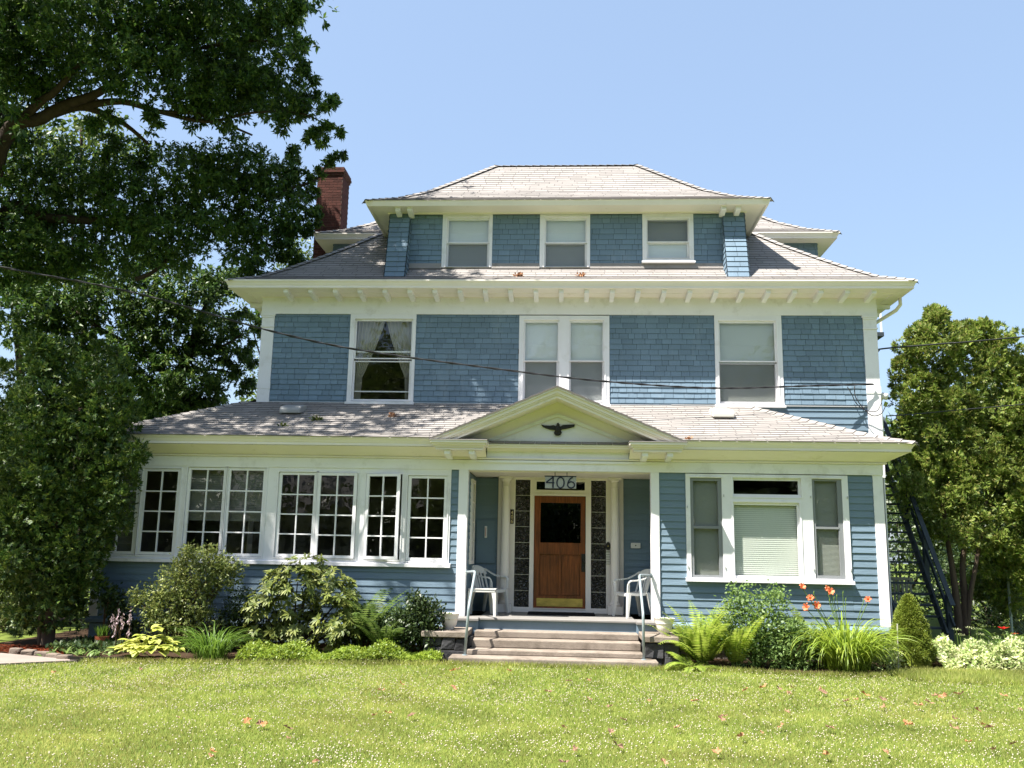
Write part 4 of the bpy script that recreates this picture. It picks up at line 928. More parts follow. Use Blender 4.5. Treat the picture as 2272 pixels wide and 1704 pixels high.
# chairs
def make_chair(lab):
    c = thing('plastic_chair', lab, 'chair', (0,0,0), 'white plastic chairs on the porch')
    m = MB(); nx, ny = 8, 7
    S = lambda i, j: (((i/nx)-.5)*(.46-.05*j/ny), -.22+.43*j/ny, .425-.022*math.sin(math.pi*min(1,j/ny*1.0))+.012*(2*abs(i/nx-.5))**2-(.02*(1-j)**2 if j < 1 else 0))
    for i in range(nx):
        for j in range(ny): m.face([S(i,j),S(i+1,j),S(i+1,j+1),S(i,j+1)])
    rim = [S(i,0) for i in range(nx+1)]+[S(nx,j) for j in range(1,ny+1)]+[S(i,ny) for i in range(nx-1,-1,-1)]+[S(0,j) for j in range(ny-1,-1,-1)]
    for a, b in zip(rim, rim[1:]): m.face([a,(a[0],a[1],a[2]-.045),(b[0],b[1],b[2]-.045),b])
    m.build('seat', 'plastic_white', c)
    m = MB(); B = lambda s, z: (s*(.215+.03*(z-.42)/.4), .20+.14*(z-.42)/.42-.055*s*s, z)
    for s in (-.86,-.5,-.17,.17,.5,.86): ribbon(m, [B(s,z) for z in np.linspace(.40,.72,6)], .045, .012, (0,-1,0))
    top = [B(s, .755+.03*(1-s*s)) for s in np.linspace(-1.0,1.0,15)]; m.v = m.v
    i0 = len(m.v)
    for s in np.linspace(-1.05,1.05,17):
        zt = .83-.07*abs(s)**3; zb = .70-.03*abs(s)**2
        a, b = B(s,zb), B(s,zt); m.v += [a, b, (b[0],b[1]+.016,b[2]), (a[0],a[1]+.016,a[2])]
    for k in range(16):
        for j in range(4): m.f.append((i0+4*k+j,i0+4*k+(j+1)%4,i0+4*k+4+(j+1)%4,i0+4*k+4+j)); m.m.append(0)
    m.f += [(i0+3,i0+2,i0+1,i0),(i0+64,i0+65,i0+66,i0+67)]; m.m += [0,0]
    ribbon(m, [B(s,.415) for s in np.linspace(-1,1,9)], .03, .02, (0,0,1)); m.build('backrest', 'plastic_white', c)
    for sx in (-1,1):
        m = MB(); ribbon(m, [(sx*.235,.27,.77),(sx*.262,.18,.715),(sx*.285,.06,.655),(sx*.292,-.08,.635),(sx*.288,-.19,.63),(sx*.278,-.222,.605),(sx*.262,-.225,.55),(sx*.25,-.225,.42)], [.05,.055,.055,.055,.052,.05,.045,.045], .022, (0,0,1)); m.build('armrest', 'plastic_white', c)
        m = MB(); ribbon(m, [(sx*.235,-.205,.42),(sx*.262,-.25,0)], [.075,.045], [.06,.03], (0,1,0)); m.build('leg', 'plastic_white', c)
        m = MB(); ribbon(m, [(sx*.205,.185,.42),(sx*.235,.27,0)], [.07,.045], [.055,.03], (0,1,0)); m.build('leg', 'plastic_white', c)
    return c
ch = make_chair('white slatted plastic armchair behind the little white table, left of the door'); 
ch2 = copy_tree(ch, (1.30,.66,.0), R(-66), 'white slatted plastic armchair right of the door, beside the blue porch wall')
ch.location = (-1.27,.92,0); ch.rotation_euler[2] = R(60)
t = thing('plastic_table', 'small white plastic side table on the porch behind the left handrail', 'table', (-1.33,.30,0))
m = MB(); m.box(-1.55,-1.09,.08,.5,.395,.44); m.box(-1.56,-1.08,.07,.51,.44,.455); m.build('table_top', 'plastic_white', t, bevel=.012)
for sx in (-1,1):
    for sy in (-1,1): m = MB(); ribbon(m, [(-1.32+sx*.2,.29+sy*.175,.40),(-1.32+sx*.215,.29+sy*.19,.28),(-1.32+sx*.225,.29+sy*.2,0)], [.075,.05,.04], [.06,.045,.04], (0,1,0)); m.build('leg', 'plastic_white', t)
# pots on the piers
for x, lab in ((-1.77,'white bowl-shaped flower pot on the left stone pier'),(1.69,'white bowl-shaped flower pot on the right stone pier, beside the fern')):
    p = thing('flower_pot', lab, 'flower pot', (x,-.72,-.155), 'white pots on the stone piers'); z = -.155
    m = MB(); m.lathe([(.001,z),(.075,z),(.078,z+.012),(.115,z+.06),(.135,z+.13),(.14,z+.165),(.147,z+.17),(.145,z+.182),(.16,z+.225),(.172,z+.25),(.162,z+.25),(.145,z+.215),(.001,z+.21)], x, -.72, 32); o = m.build('pot', 'pot_white', p, smooth=True); e = o.modifiers.new('edges','EDGE_SPLIT'); e.split_angle = R(50)
    lm = Leaves(); n = 46; a = rng.uniform(0,6.28,n); r_ = rng.uniform(0,.12,n); P = np.stack([x+np.cos(a)*r_, -.72+np.sin(a)*r_, np.full(n, z+.21)],1); lm.add(P, rdir(n)*.6+np.array([0,0,.8]), rdir(n), .055, .028); lm.build('seedlings', 'columbine_leaf', p)
m = MB(); m.box(-.56,.64,.62,1.2,.003,.022)
tag(m.build('doormat', 'mat_black', None, bevel=.006), 'black rubber doormat lying in front of the wooden door', 'doormat')
# 406 sign
sg = thing('house_number_sign', 'hanging pale sign with the number 406 over the front door', 'sign', (.01,.07,2.2)); sx0, sx1 = -.258, .285; yS = .07
m = MB(); m.box(sx0,sx1,yS,yS+.012,2.190,2.392); m.build('plate', 'sign_plate', sg)
m = MB(); m.box(sx0-.008,sx1+.004,yS-.006,yS+.016,2.392,2.41); m.build('top_bar', 'sign_navy', sg)
m = MB()
for x in (-.085,.125): m.tube([(x,yS+.005,2.41),(x,yS+.005,2.44),(x,yS+.015,2.472)], .006, 8)
m.build('hook', 'black_iron', sg)
def curve_digit(name, pts, w, parent, y=yS-.001):
    m = MB(); ribbon(m, [(p[0],y-.003,p[1]) for p in pts], w, .008, (0,-1,0)); return m.build(name, 'sign_navy', parent)
m = MB(); W_ = .021; Z0, Z1 = 2.196, 2.39
ribbon(m, [(-.118,yS-.004,Z1+.002),(-.118,yS-.004,Z0)], W_+.004, .008, (0,-1,0)); ribbon(m, [(-.122,yS-.0045,Z1-.008),(-.238,yS-.0045,2.292)], W_, .008, (0,-1,0)); ribbon(m, [(-.243,yS-.005,2.287),(-.095,yS-.005,2.287)], W_, .008, (0,-1,0))
m.build('numeral', 'sign_navy', sg)
m = MB(); cxn, czn, an, bn = .012, 2.29, .063, .092; ribbon(m, [(cxn+an*math.cos(a),yS-.004,czn+bn*math.sin(a)) for a in np.linspace(0,2*math.pi,33)], W_, .008, (0,-1,0)); m.build('numeral', 'sign_navy', sg)
m = MB(); c6 = (.196,2.254); ribbon(m, [(c6[0]+.06*math.cos(a),yS-.004,c6[1]+.053*math.sin(a)) for a in np.linspace(0,2*math.pi,33)], W_, .008, (0,-1,0)); ribbon(m, [(.225,yS-.005,2.383),(.185,yS-.005,2.365),(.155,yS-.005,2.325),(.138,yS-.005,2.28),(.136,yS-.005,2.25)], W_, .008, (0,-1,0)); m.build('numeral', 'sign_navy', sg)
yq = YP-.17-.088
pl = thing('number_plaque', 'small dark vertical plaque reading 406 beside the left porch column', 'sign', (-.9,yq+.2,1.6))
m = MB(); m.box(-.93,-.865,YP-.052,YP-.032,1.60,1.865); m.build('plate', 'plaque_dark', pl)
for k, d in enumerate('406'): z = 1.865-.012-.08*(k+1); text_mesh('numeral', d, -.92,-.876,z,z+.07,YP-.053,'plaque_digit',pl, bold=.012)
# eagle
EP = [(887,375),(915,383),(960,385),(990,380),(1006,389),(1012,395),(1016,380),(1022,371),(1032,369),(1042,377),(1037,384),(1036,394),(1047,391),(1065,379),(1100,377),(1165,375),(1158,395),(1120,405),(1090,412),(1062,416),(1048,421),(1052,432),(1058,445),(1040,457),(1022,459),(1000,455),(990,443),(999,430),(1003,420),(985,420),(960,418),(925,407),(900,395)]
EW = [(float(at(960+x*.27125,840+y*.27125,Y=-.06)[0]), float(at(960+x*.27125,840+y*.27125,Y=-.06)[2])) for x, y in EP]
eg = thing('eagle_ornament', 'dark metal eagle with spread wings mounted in the white pediment', 'ornament', (-.05,-.05,3.1))
m = MB(); m.prism([(x,z) for x, z in EW], -.072, -.04); m.build('silhouette', 'black_iron', eg, bevel=.006)
m = MB(); cxe = float(at(960+1025*.27125,900,Y=-.06)[0]); ze = float(at(1238,840+415*.27125,Y=-.06)[2]); 
for (dx, dz, rx, rz) in ((0,0,.05,.085),(.003,.085,.024,.03),(0,-.08,.06,.035)):
    i = len(m.v); m.lathe([(rx*math.cos(a),rz*math.sin(a)) for a in np.linspace(-1.57,1.57,9)], 0, 0, 14)
    for q in range(i, len(m.v)): v = m.v[q]; m.v[q] = (cxe+dx+v[0], -.068+v[1]*.5, ze+dz+v[2])
m.build('body', 'black_iron', eg, smooth=True)
# small porch fittings
tm = thing('thermometer', 'pale thermometer strip hanging on the dark blue hatch left of the door', 'thermometer', (-1.385,YP-.05,1.3)); m = MB(); m.box(-1.41,-1.362,YP-.062,YP-.045,1.33,1.55); m.build('plate', 'plastic_white', tm, bevel=.008); m = MB(); m.tube([(-1.386,YP-.066,1.36),(-1.386,YP-.066,1.52)], .004, 6); m.build('tube', 'red_petal', tm)
db = thing('door_bell', 'black ornate doorbell above the grey keypad', 'doorbell', (.9,YP-.05,1.15)); m = MB(); m.prism([(.868,1.15),(.928,1.15),(.94,1.19),(.94,1.26),(.92,1.285),(.898,1.30),(.876,1.285),(.856,1.26),(.856,1.19)], YP-.05, YP-.031); m.build('plate', 'black_iron', db, bevel=.005); m = MB(); m.lathe([(.001,0),(.012,0)],.898,0,8); m.v = [(v[0],YP-.053,1.22+v[1]) for v in m.v]; m.build('button', 'brass', db)
kp = thing('door_keypad', 'grey metal call panel with rows of small buttons right of the door', 'keypad', (.9,YP-.05,.9)); m = MB(); m.box(.862,.934,YP-.055,YP-.031,.885,1.135); m.build('plate', 'keypad_metal', kp, bevel=.004); m = MB()
for j in range(5):
    for i in range(3): m.box(.868+i*.022,.884+i*.022,YP-.059,YP-.0555,.90+j*.044,.925+j*.044)
m.build('buttons', 'plastic_white', kp)
ow = thing('wall_outlet', 'white outlet plate on the blue porch wall right of the door', 'outlet', (1.41,YP-.03,1.2)); m = MB(); m.box(1.32,1.495,YP-.045,YP-.02,1.19,1.29); m.build('plate', 'plastic_white', ow, bevel=.006); m = MB(); m.box(1.398,1.418,YP-.049,YP-.0455,1.23,1.25); m.build('socket', 'black_iron', ow)
# ---- cables
def cable(name, lab, pts, r, mat='cable_black', twist=0.):
    P = []; pts = [Vector(p) for p in pts]
    for k in range(len(pts)-1):
        for t in np.linspace(0,1,12,endpoint=False):
            a, b, c, d = pts[max(k-1,0)], pts[k], pts[k+1], pts[min(k+2,len(pts)-1)]
            P.append(.5*((2*b)+(c-a)*t+(2*a-5*b+4*c-d)*t*t+(-a+3*b-3*c+d)*t**3))
    P.append(pts[-1]); m = MB()
    if twist:
        for ph in (0,math.pi):
            s = 0; Q = []
            for k, p in enumerate(P):
                if k: s += (P[k]-P[k-1]).length
                d = (P[min(k+1,len(P)-1)]-P[max(k-1,0)]).normalized(); a = d.cross(Vector((0,0,1))).normalized(); b = a.cross(d); Q.append(p+(a*math.cos(s*twist+ph)+b*math.sin(s*twist+ph))*r*.8)
            m.tube(Q, r, 6)
    else: m.tube(P, r, 6)
    return tag(m.build(name, mat, None, smooth=True), lab, 'cable')
L_ = [(-160,552),(0,592),(300,650),(588,731),(800,777),(1100,818),(1340,846),(1584,861),(1800,856),(1938,852.5)]
cable('power_line', 'twisted black service line sagging across the upper windows to the right corner', [A3(u, v, 1.75-4.5*((1938-u)/2100)) for u, v in L_], .0115, twist=9)
cable('power_line', 'upper black cable running from behind the right corner past the cedar top', [A3(1944,788,2.6),A3(1950,778,2.8),A3(1965,773,3.0),A3(2100,762,3.1),A3(2272,747,3.2),A3(3400,640,4.5)], .017)
cable('power_line', 'thin lower black cable crossing in front of the right cedar', [A3(1966,923,2.0),A3(2040,918,2.1),A3(2272,897,2.4),A3(3400,800,4.5)], .010)
cable('drip_loop', 'slack black wires looping down to the weatherhead at the right corner', [A3(1880,858,1.72),A3(1890,875,1.68),A3(1900,895,1.7),A3(1920,910,1.72),A3(1945,912,1.7),A3(1956,893,1.74)], .008)
cable('drip_loop', 'black wires hanging in a lower loop beside the white corner pilaster', [A3(1896,857,1.72),A3(1898,880,1.66),A3(1915,905,1.66),A3(1935,922,1.66),A3(1955,918,1.7),A3(1965,900,1.8)], .009)
wh = thing('weatherhead', 'pale rounded service hood mounted beside the right corner pilaster', 'service hood', A3(1958,960,2.0))
m = MB(); q = at(1957,886,Y=2.0); m.tube([(q[0]-.03,2.0,q[2]-.75),(q[0]-.03,2.0,q[2]-.02)], .028, 10); m.build('conduit', 'white_paint', wh, smooth=True)
m = MB(); m.tube([(q[0]-.05,2.0,q[2]-.05),(q[0]-.04,1.98,q[2]+.03),(q[0]+.0,1.94,q[2]+.06),(q[0]+.07,1.9,q[2]+.03)], [.04,.06,.07,.065], 12); m.build('hood', 'plastic_white', wh, smooth=True)
# ---- exterior stair behind the right side
st = thing('exterior_stair', 'dark blue-grey wooden outside stair climbing the right side of the house', 'stair', (7.7,4.6,GZ))
yst = lambda z: 4.52+(z+.36)/1.3
for X in (7.2,8.13):
    m = MB(); m.bar((X,yst(-.6)-.02,-.5),(X,yst(3.7),3.75),.045,.2,(0,0,1)); m.build('stringer', 'stain_wood', st)
for k in range(19):
    z = -.36+.2265*k; m = MB(); m.box(7.16,8.17,yst(z)-.10,yst(z)+.16,z-.02,z+.02); m.build('tread', 'stain_wood', st)
for k, z in enumerate((-.6,.75,2.1)):
    y = yst(z)+.02; m = MB(); m.box(8.17,8.27,y-.05,y+.05,GZ if k == 0 else z-.2,z+.95); m.build('post', 'stain_wood', st)
for dz, w_, h_ in ((.93,.10,.04),(.5,.035,.09)):
    m = MB(); m.bar((8.22,yst(-.6)-.2,-.6+dz-.2),(8.22,yst(3.7),3.7+dz),w_,h_,(0,0,1)); m.build('handrail', 'stain_wood', st)
m = MB(); m.box(7.1,8.4,7.7,9.2,3.72,3.8); m.box(7.1,8.4,7.7,7.75,3.55,3.72); m.build('landing', 'stain_wood', st)
bal = thing('balcony', 'small dark balcony edge with thin white posts high on the right side wall', 'balcony', (7.4,8,6.7))
q = [at(u, v, Y=8.0) for u, v in ((1938,736),(1966,735),(1966,742))]
m = MB(); m.box(W2R,8.52,8.0,9.6,6.86,6.97); m.box(W2R,8.3,8.1,9.6,6.72,6.86); m.build('deck', 'stain_wood', bal)
m = MB()
for x in (8.1,8.47): m.box(x-.02,x+.02,8.03,8.07,6.97,7.75)
m.box(W2R,8.5,8.03,8.07,7.72,7.76); m.build('railing', 'white_paint', bal)
gt = thing('picket_panel', 'weathered pale picket panel under the outside stair', 'fence', (6.9,6.6,GZ)); p0 = at(1975,1285,Y=6.6); p1_ = at(2020,1285,Y=6.6)
m = MB(); m.box(p0[0]-.05,p1_[0]+.05,6.58,6.66,p0[2]-.02,p0[2]+.05); m.build('top_rail', 'gray_wood', gt)
for k in range(6): x = p0[0]+(p1_[0]-p0[0])*k/5; m = MB(); m.box(x-.025,x+.025,6.6,6.63,GZ,p0[2]-.021); m.build('picket', 'gray_wood', gt)
# ---- stake, fence post
q = at(1993,1488,Z=GZ); tp = at(1991,1384,Y=q[1]); m = MB(); m.tube([tuple(q),tuple(tp)], [.012,.010], 8)
tag(m.build('garden_stake', 'gray_wood'), 'thin grey wooden stake in front of the dwarf spruce', 'stake')
fp = at(2247,1420,Y=6.2); cf = thing('chain_link_fence', 'grey chain-link fence at the right edge beyond the red lilies', 'fence', (fp[0],6.2,GZ))
for dx in (0,2.4,4.8): m = MB(); m.tube([(fp[0]+dx,6.2,GZ),(fp[0]+dx,6.2,.78)], .03, 10); m.build('post', 'rail_metal', cf)
m = MB(); m.tube([(fp[0],6.2,.76),(fp[0]+4.8,6.2,.76)], .02, 8); m.build('rail', 'rail_metal', cf)
m = MB()
for k in range(70):
    a = fp[0]+k*.07
    for s in (-1,1):
        x2 = a+s*1.3; 
        m.tube([(a,6.2,GZ),(max(fp[0],min(fp[0]+4.8,x2)),6.2,GZ+abs(max(fp[0],min(fp[0]+4.8,x2))-a))], .0022, 3, caps=False)
m.build('mesh', 'rail_metal', cf)
# ---- edging stones of the bed
for k, (u, v, w_, lab) in enumerate(((30,1452,.16,'small tan edging stone at the left end of the path kerb'),(58,1455,.2,'pinkish flat edging stone by the red mulch'),(88,1459,.22,'pale squared edging stone in the path kerb'),(112,1463,.18,'low brown edging stone beside the hosta seedlings'),(135,1467,.2,'rounded grey edging stone near the tip of the path'))):
    q = at(u, v, Z=GZ); m = MB(); m.box(-w_/2,w_/2,-.07,.07,-.02,.085); 
    m.v = [(q[0]+x+random.uniform(-.015,.015), q[1]+.08+y+random.uniform(-.015,.015), GZ+z+random.uniform(-.012,.012)) for x, y, z in m.v]
    tag(m.build('edging_stone', 'stone_edge', None, bevel=.02), lab, 'stone', 'edging stones along the path')
q0, q1 = at(150,1470,Z=GZ), at(272,1470,Z=GZ); m = MB(); m.bar((q0[0],q0[1]+.06,GZ+.03),(q1[0],q1[1]+.06,GZ+.03),.03,.09)
tag(m.build('bed_border', 'black_iron'), 'thin dark border strip along the bed left of the yellow hosta', 'border')
# terracotta pot
q = at(228,1415,Z=GZ+.02); pt_ = thing('terracotta_pot', 'small terracotta pot in deep shade behind the hosta flowers', 'flower pot', (-7.7,-.95,GZ)); z = GZ
m = MB(); m.lathe([(.001,z),(.07,z),(.1,z+.17),(.11,z+.17),(.115,z+.22),(.1,z+.22),(.09,z+.18),(.001,z+.18)], float(at(228,1400,Y=-.95)[0]), -.95, 20); m.build('pot', 'terracotta', pt_)
lm = Leaves(); xq = float(at(228,1400,Y=-.95)[0]); n = 60; lm.add(np.stack([xq+rng.normal(size=n)*.05,-.95+rng.normal(size=n)*.05,np.full(n,z+.2)],1), rdir(n)*.5+np.array([0,0,1]), rdir(n), .22, .02); lm.build('leaves', 'strap_dark', pt_)
# ---- fallen leaves
def leaf_mesh(seed):
    r_ = random.Random(seed); m = MB(); n = 14; c = (0,0,0); pts = []
    for k in range(n):
        a = 2*math.pi*k/n; rr = (.05 if k % 2 else .03)*r_.uniform(.8,1.2); pts.append((rr*math.cos(a)*1.25, rr*math.sin(a), .012+.03*r_.random()*abs(math.cos(a*1.0+seed))))
    i = len(m.v); m.v.append((0,0,.012)); m.v += pts
    for k in range(n): m.f.append((i,i+1+k,i+1+(k+1)%n)); m.m.append(0)
    me = bpy.data.meshes.new('fallen_leaf'); me.from_pydata(m.v,[],m.f); me.materials.append(MATS['dead_leaf']); me.update(); return me
LM = [leaf_mesh(s) for s in range(5)]
fl = [(312,1488),(548,1605),(636,1620),(640,1642),(470,1672),(468,1684),(395,1596),(575,1610),(590,1612),(890,1522),(846,1536),(915,1592),(832,1590),(860,1586),(1005,1492),(1018,1488),(1006,1530),(700,1694),(120,1496),(1130,1492),(1304,1511),(1262,1515),(1215,1538),(1306,1554),(1352,1572),(1443,1558),(1382,1601),(1506,1618),(1250,1618),(1355,1628),(1278,1667),(1250,1698),(1472,1695),(1368,1660),(1593,1674),(1602,1600),(1606,1594),(1655,1535),(1728,1530),(1756,1544),(1752,1542),(1826,1540),(1826,1538),(1820,1532),(1757,1528),(1695,1529),(1880,1560),(1900,1556),(1918,1545),(1745,1584),(1735,1616),(1840,1620),(1690,1630),(1960,1555),(1962,1572),(2014,1612),(2016,1612),(2060,1563),(2037,1570),(2076,1548),(2092,1550),(2120,1542),(2136,1543),(2168,1580),(2118,1600),(2114,1620),(2180,1612),(2196,1619),(2226,1548),(2264,1578),(2150,1650),(2250,1655),(1965,1672),(1833,1680),(2205,1668),(1646,1640),(1542,1560)]
for k, (u, v) in enumerate(fl):
    q = at(u, v, Z=GZ+.04); o = bpy.data.objects.new('fallen_leaf', LM[k % 5]); o.location = (q[0],q[1],GZ+.046); s = random.uniform(.55,1.05); o.scale = (s,s*random.uniform(.6,1),s*1.6); o.rotation_euler = (random.uniform(-.5,.5),random.uniform(-.5,.5),random.uniform(0,6)); COL.objects.link(o)
    tag(o, 'curled brown dead leaf lying on the clover lawn', 'leaf', 'dead leaves scattered over the lawn')
# clumps on the roofs
def clump(u, v, Yt, lab, mat='dead_leaf', r=.07):
    q = at(u, v, Y=Yt); lm = Leaves(); n = 60; P = q+rng.normal(size=(n,3))*r*.5*np.array([1,.6,.45]); lm.add(P, rdir(n), rdir(n), .07, .035); tag(lm.build('leaf_clump', mat), lab, 'leaf clump', 'debris clumps on the roofs')
hy = lambda z: 0
clump(1152,611,1.72,'brown leaf clump on the roof below the gap between the first two dormer windows'); clump(1290,611,1.72,'brown leaf clump on the roof below the middle dormer window', r=.06)
clump(702,930,.62,'green twig clump on the shaded porch roof below the left upper window', 'azalea_leaf', .1); clump(628,945,.25,'small green twig clump nearest the dark roof vent', 'azalea_leaf', .06); clump(872,921,.9,'dark brown clump on the porch roof under the curtained window', r=.07); clump(1530,976,-.38,'orange leaf litter in the gutter at the right end of the pediment', r=.05)
# ------------------------------------------------------------------ plants
def plant(name, lab, cat, u, v, Y=None, group=None):
    q = at(u, v, Z=GZ); return thing(name, lab, cat, (float(q[0]), float(q[1] if Y is None else Y), GZ), group)
def strap(mb, base, az, L, w, rise, droop, tw=0., n=9):
    """one arching ribbon leaf"""
    b = Vector(base); h = Vector((math.cos(az),math.sin(az),0)); sd = Vector((-h.y,h.x,0)); i0 = len(mb.v); rows = []
    ang = rise; p = b.copy(); st_ = L/n
    for k in range(n+1):
        t = k/n; ww = w*.5*(1-t**2.2)*(.55+.45*min(1,t*5)); s2 = (sd*math.cos(tw*t)+Vector((0,0,1))*math.sin(tw*t)*.6)
        mb.v += [tuple(p-s2*ww), tuple(p+Vector((0,0,-ww*.35))), tuple(p+s2*ww)]
        d = h*math.cos(ang)+Vector((0,0,1))*math.sin(ang); p = p+d*st_; ang -= droop*(.4+1.3*t)/n
    for k in range(n):
        a = i0+3*k
        for j in (0,1): mb.f.append((a+j,a+j+1,a+j+4,a+j+3)); mb.m.append(0)
def broad(mb, base, az, tilt, L, W, droop=.6, n=6):
    b = Vector(base); h = Vector((math.cos(az),math.sin(az),0)); sd = Vector((-h.y,h.x,0)); i0 = len(mb.v); ang = tilt; p = b.copy()
    for k in range(n+1):
        t = k/n; ww = W*.5*max(0.02, math.sin(math.pi*min(1,(t*.92+.06)))**.75)*(1.15-.3*t); up = Vector((0,0,1))*ww*.28*math.cos(ang)
        mb.v += [tuple(p-sd*ww+up), tuple(p-sd*ww*.5+up*.7), tuple(p), tuple(p+sd*ww*.5+up*.7), tuple(p+sd*ww+up)]
        d = h*math.cos(ang)+Vector((0,0,1))*math.sin(ang); p = p+d*(L/n); ang -= droop/n*(.5+t)
    for k in range(n):
        for j in range(4): a = i0+5*k+j; mb.f.append((a,a+1,a+6,a+5)); mb.m.append(0)
def frond(lm, sm, base, az, L, W, rise=1.15, droop=1.5, n=26):
    b = np.array(base, float); h = np.array([math.cos(az),math.sin(az),0]); ang = rise; p = b.copy(); pts = [p.copy()]; T = []
    for k in range(n):
        d = h*math.cos(ang)+np.array([0,0,1.])*math.sin(ang); p = p+d*(L/n); pts.append(p.copy()); T.append(d); ang -= droop/n*(.35+1.3*k/n)
    sd = np.array([-h[1],h[0],0])
    for k in range(3, n):
        t = k/n; l = W*math.sin(math.pi*min(1,(t*.86+.1)))**.8*(1.05-t*.45)*random.uniform(.85,1.12); d = T[k]; nrm = np.cross(sd, d); nrm = nrm if nrm[2] > 0 else -nrm
        for sg in (-1,1):
            D = sd*sg*.92+d*.42+np.array([0,0,-.12]); P0 = pts[k]
            du = D/np.linalg.norm(D); lm.add(P0[None], du, nrm, l, l*.24+.008, fold=.12, droop=.10, mid=.35)
    sm.tube([tuple(q) for q in pts[::3]], [.006*(1-.8*i/len(pts[::3])) for i in range(len(pts[::3]))], 4)
def fern(lab, u, v, nf, L, W, mat='fern_leaf', Y=None, group=None, spread=6.283, az0=0., rise=(.8,1.4), droop=(.7,1.7)):
    t = plant('fern', lab, 'fern', u, v, Y, group); b = Vector(t.location); lm = Leaves(); sm = MB()
    for k in range(nf):
        az = az0+spread*(k+random.random()*.7)/nf; frond(lm, sm, (b.x+math.cos(az)*.05,b.y+math.sin(az)*.05,GZ), az, L*random.uniform(.7,1.1), W*random.uniform(.85,1.15), random.uniform(*rise), random.uniform(*droop))
    lm.build('fronds', mat, t); sm.build('stems', 'green_stem', t); return t
def leafy(name, lab, cat, u, v, Y, blobs, mat, L, W, dens=260, nl=9, tr=.045, shell=.4, up=.6, out=.8, down=0., group=None, stems=6, stem_mat='twig'):
    t = plant(name, lab, cat, u, v, Y, group); b = Vector(t.location); lm = Leaves(); sm = MB()
    for (bu, bv, rp, *dy) in blobs:
        c, r_ = pblob(bu, bv, Y+(dy[0] if dy else 0), rp); nt_ = int(dens*r_[0]**2*12)+4; tufts(lm, c, r_, nt_, nl, tr, L, W, shell, up, out, down, zcut=GZ)
        for k in range(max(1, stems//2)):
            e = c+rng.normal(size=3)*r_[0]*.4; mid = (np.array(b)+e)/2+np.array([0,0,.1]); sm.tube([(b.x+random.gauss(0,.008),b.y+random.gauss(0,.008),GZ), tuple(mid+rng.normal(size=3)*.05), tuple(e)], [.014,.009,.004], 5)
    lm.build('foliage', mat, t); sm.build('stems', stem_mat, t); return t
# shrubs left of the steps
leafy('azalea_shrub', 'loose rounded shrub of small olive leaves left of the rhododendron', 'shrub', 410, 1440, -.85, [(440,1272,64),(385,1296,42),(500,1272,36),(470,1250,36),(330,1332,34),(300,1325,18),(372,1350,44),(430,1330,50),(400,1395,46),(345,1378,30),(455,1385,40),(515,1255,14),(420,1232,20)], 'azalea_leaf', .058, .027, dens=95, nl=10, tr=.035, shell=.45)
t = plant('rhododendron', 'broad rhododendron with long glossy leaves in whorls below the sunroom windows', 'shrub', 660, 1445, -.75); lm = Leaves(); sm = MB(); b = Vector(t.location)
for (u, v, rp) in ((694,1258,30),(660,1292,52),(610,1305,42),(722,1298,46),(765,1318,32),(575,1345,34),(650,1350,66),(740,1360,52),(590,1385,44),(680,1405,60),(760,1395,36),(620,1420,40),(725,1425,36)):
    c, r_ = pblob(u, v, -.75+rng.normal()*.12, rp); n = int(13+r_[0]**2*190)
    d = rdir(n); d[:,1] = -np.abs(d[:,1])*.7+.12; C = c+unit(d)*np.array(r_)*(.55+.5*rng.random((n,1)))
    for q, dd in zip(C, unit(d)):
        ax = unit(dd*np.array([1,1,.4])+np.array([0,-.12,.75])); e1 = unit(np.cross(ax, rng.normal(size=3))); e2 = np.cross(ax, e1); nl = 9+int(rng.integers(0,4)); a = np.arange(nl)*2*np.pi/nl+rng.normal(size=nl)*.2
        D = np.cos(a)[:,None]*e1+np.sin(a)[:,None]*e2+ax*(.25+.35*rng.random((nl,1)))+np.array([0,0,-.22]); lm.add(np.repeat(q[None],nl,0), D, np.repeat(ax[None],nl,0), .125*(.75+.5*rng.random(nl)), .042, fold=.25, droop=.12, mid=.55)
    sm.tube([(b.x,b.y,GZ),tuple((np.array(b)+c)/2),tuple(c)], [.03,.02,.008], 6)
lm.build('foliage', 'rhodo_leaf', t); sm.build('stems', 'bark', t)
fern('tall dark green fern against the blue clapboards right of the rhododendron', 845, 1432, 20, 1.3, .2, 'fern_dark', -.6, 'ferns left of the steps', rise=(1.2,1.55))
fern('lower arching fern between the dark shrub and the bellflowers', 900, 1430, 16, 1.0, .18, 'fern_dark', -.9, 'ferns left of the steps', rise=(1.0,1.5))
leafy('leafy_shrub', 'dark glossy shrub spilling over the left stone pier beside the white pot', 'shrub', 940, 1440, -.95, [(925,1345,28),(950,1362,30),(925,1390,34),(955,1400,26),(890,1380,24),(905,1410,26),(960,1420,24),(880,1420,22)], 'shrub_dark', .075, .034, dens=190, nl=7, tr=.04)
leafy('low_shrub', 'dark low shrub in the shade between the azalea and the rhododendron', 'shrub', 520, 1440, -.5, [(535,1340,34),(520,1390,40),(560,1400,36)], 'shrub_dark', .06, .026, dens=140, nl=8, tr=.04)
leafy('low_shrub', 'dark leafy filler growing under the tall ferns right of the rhododendron', 'shrub', 830, 1440, -.7, [(800,1395,30),(840,1400,30),(870,1385,26),(780,1420,26),(850,1425,26),(815,1365,20)], 'shrub_dark', .07, .034, dens=150, nl=8, tr=.045)
leafy('low_shrub', 'dark leafy plant in deep shade against the left end of the clapboards', 'shrub', 250, 1430, -.5, [(250,1335,24),(265,1360,22),(240,1320,14),(285,1395,26)], 'shrub_dark', .08, .05, dens=120, nl=6, tr=.05)
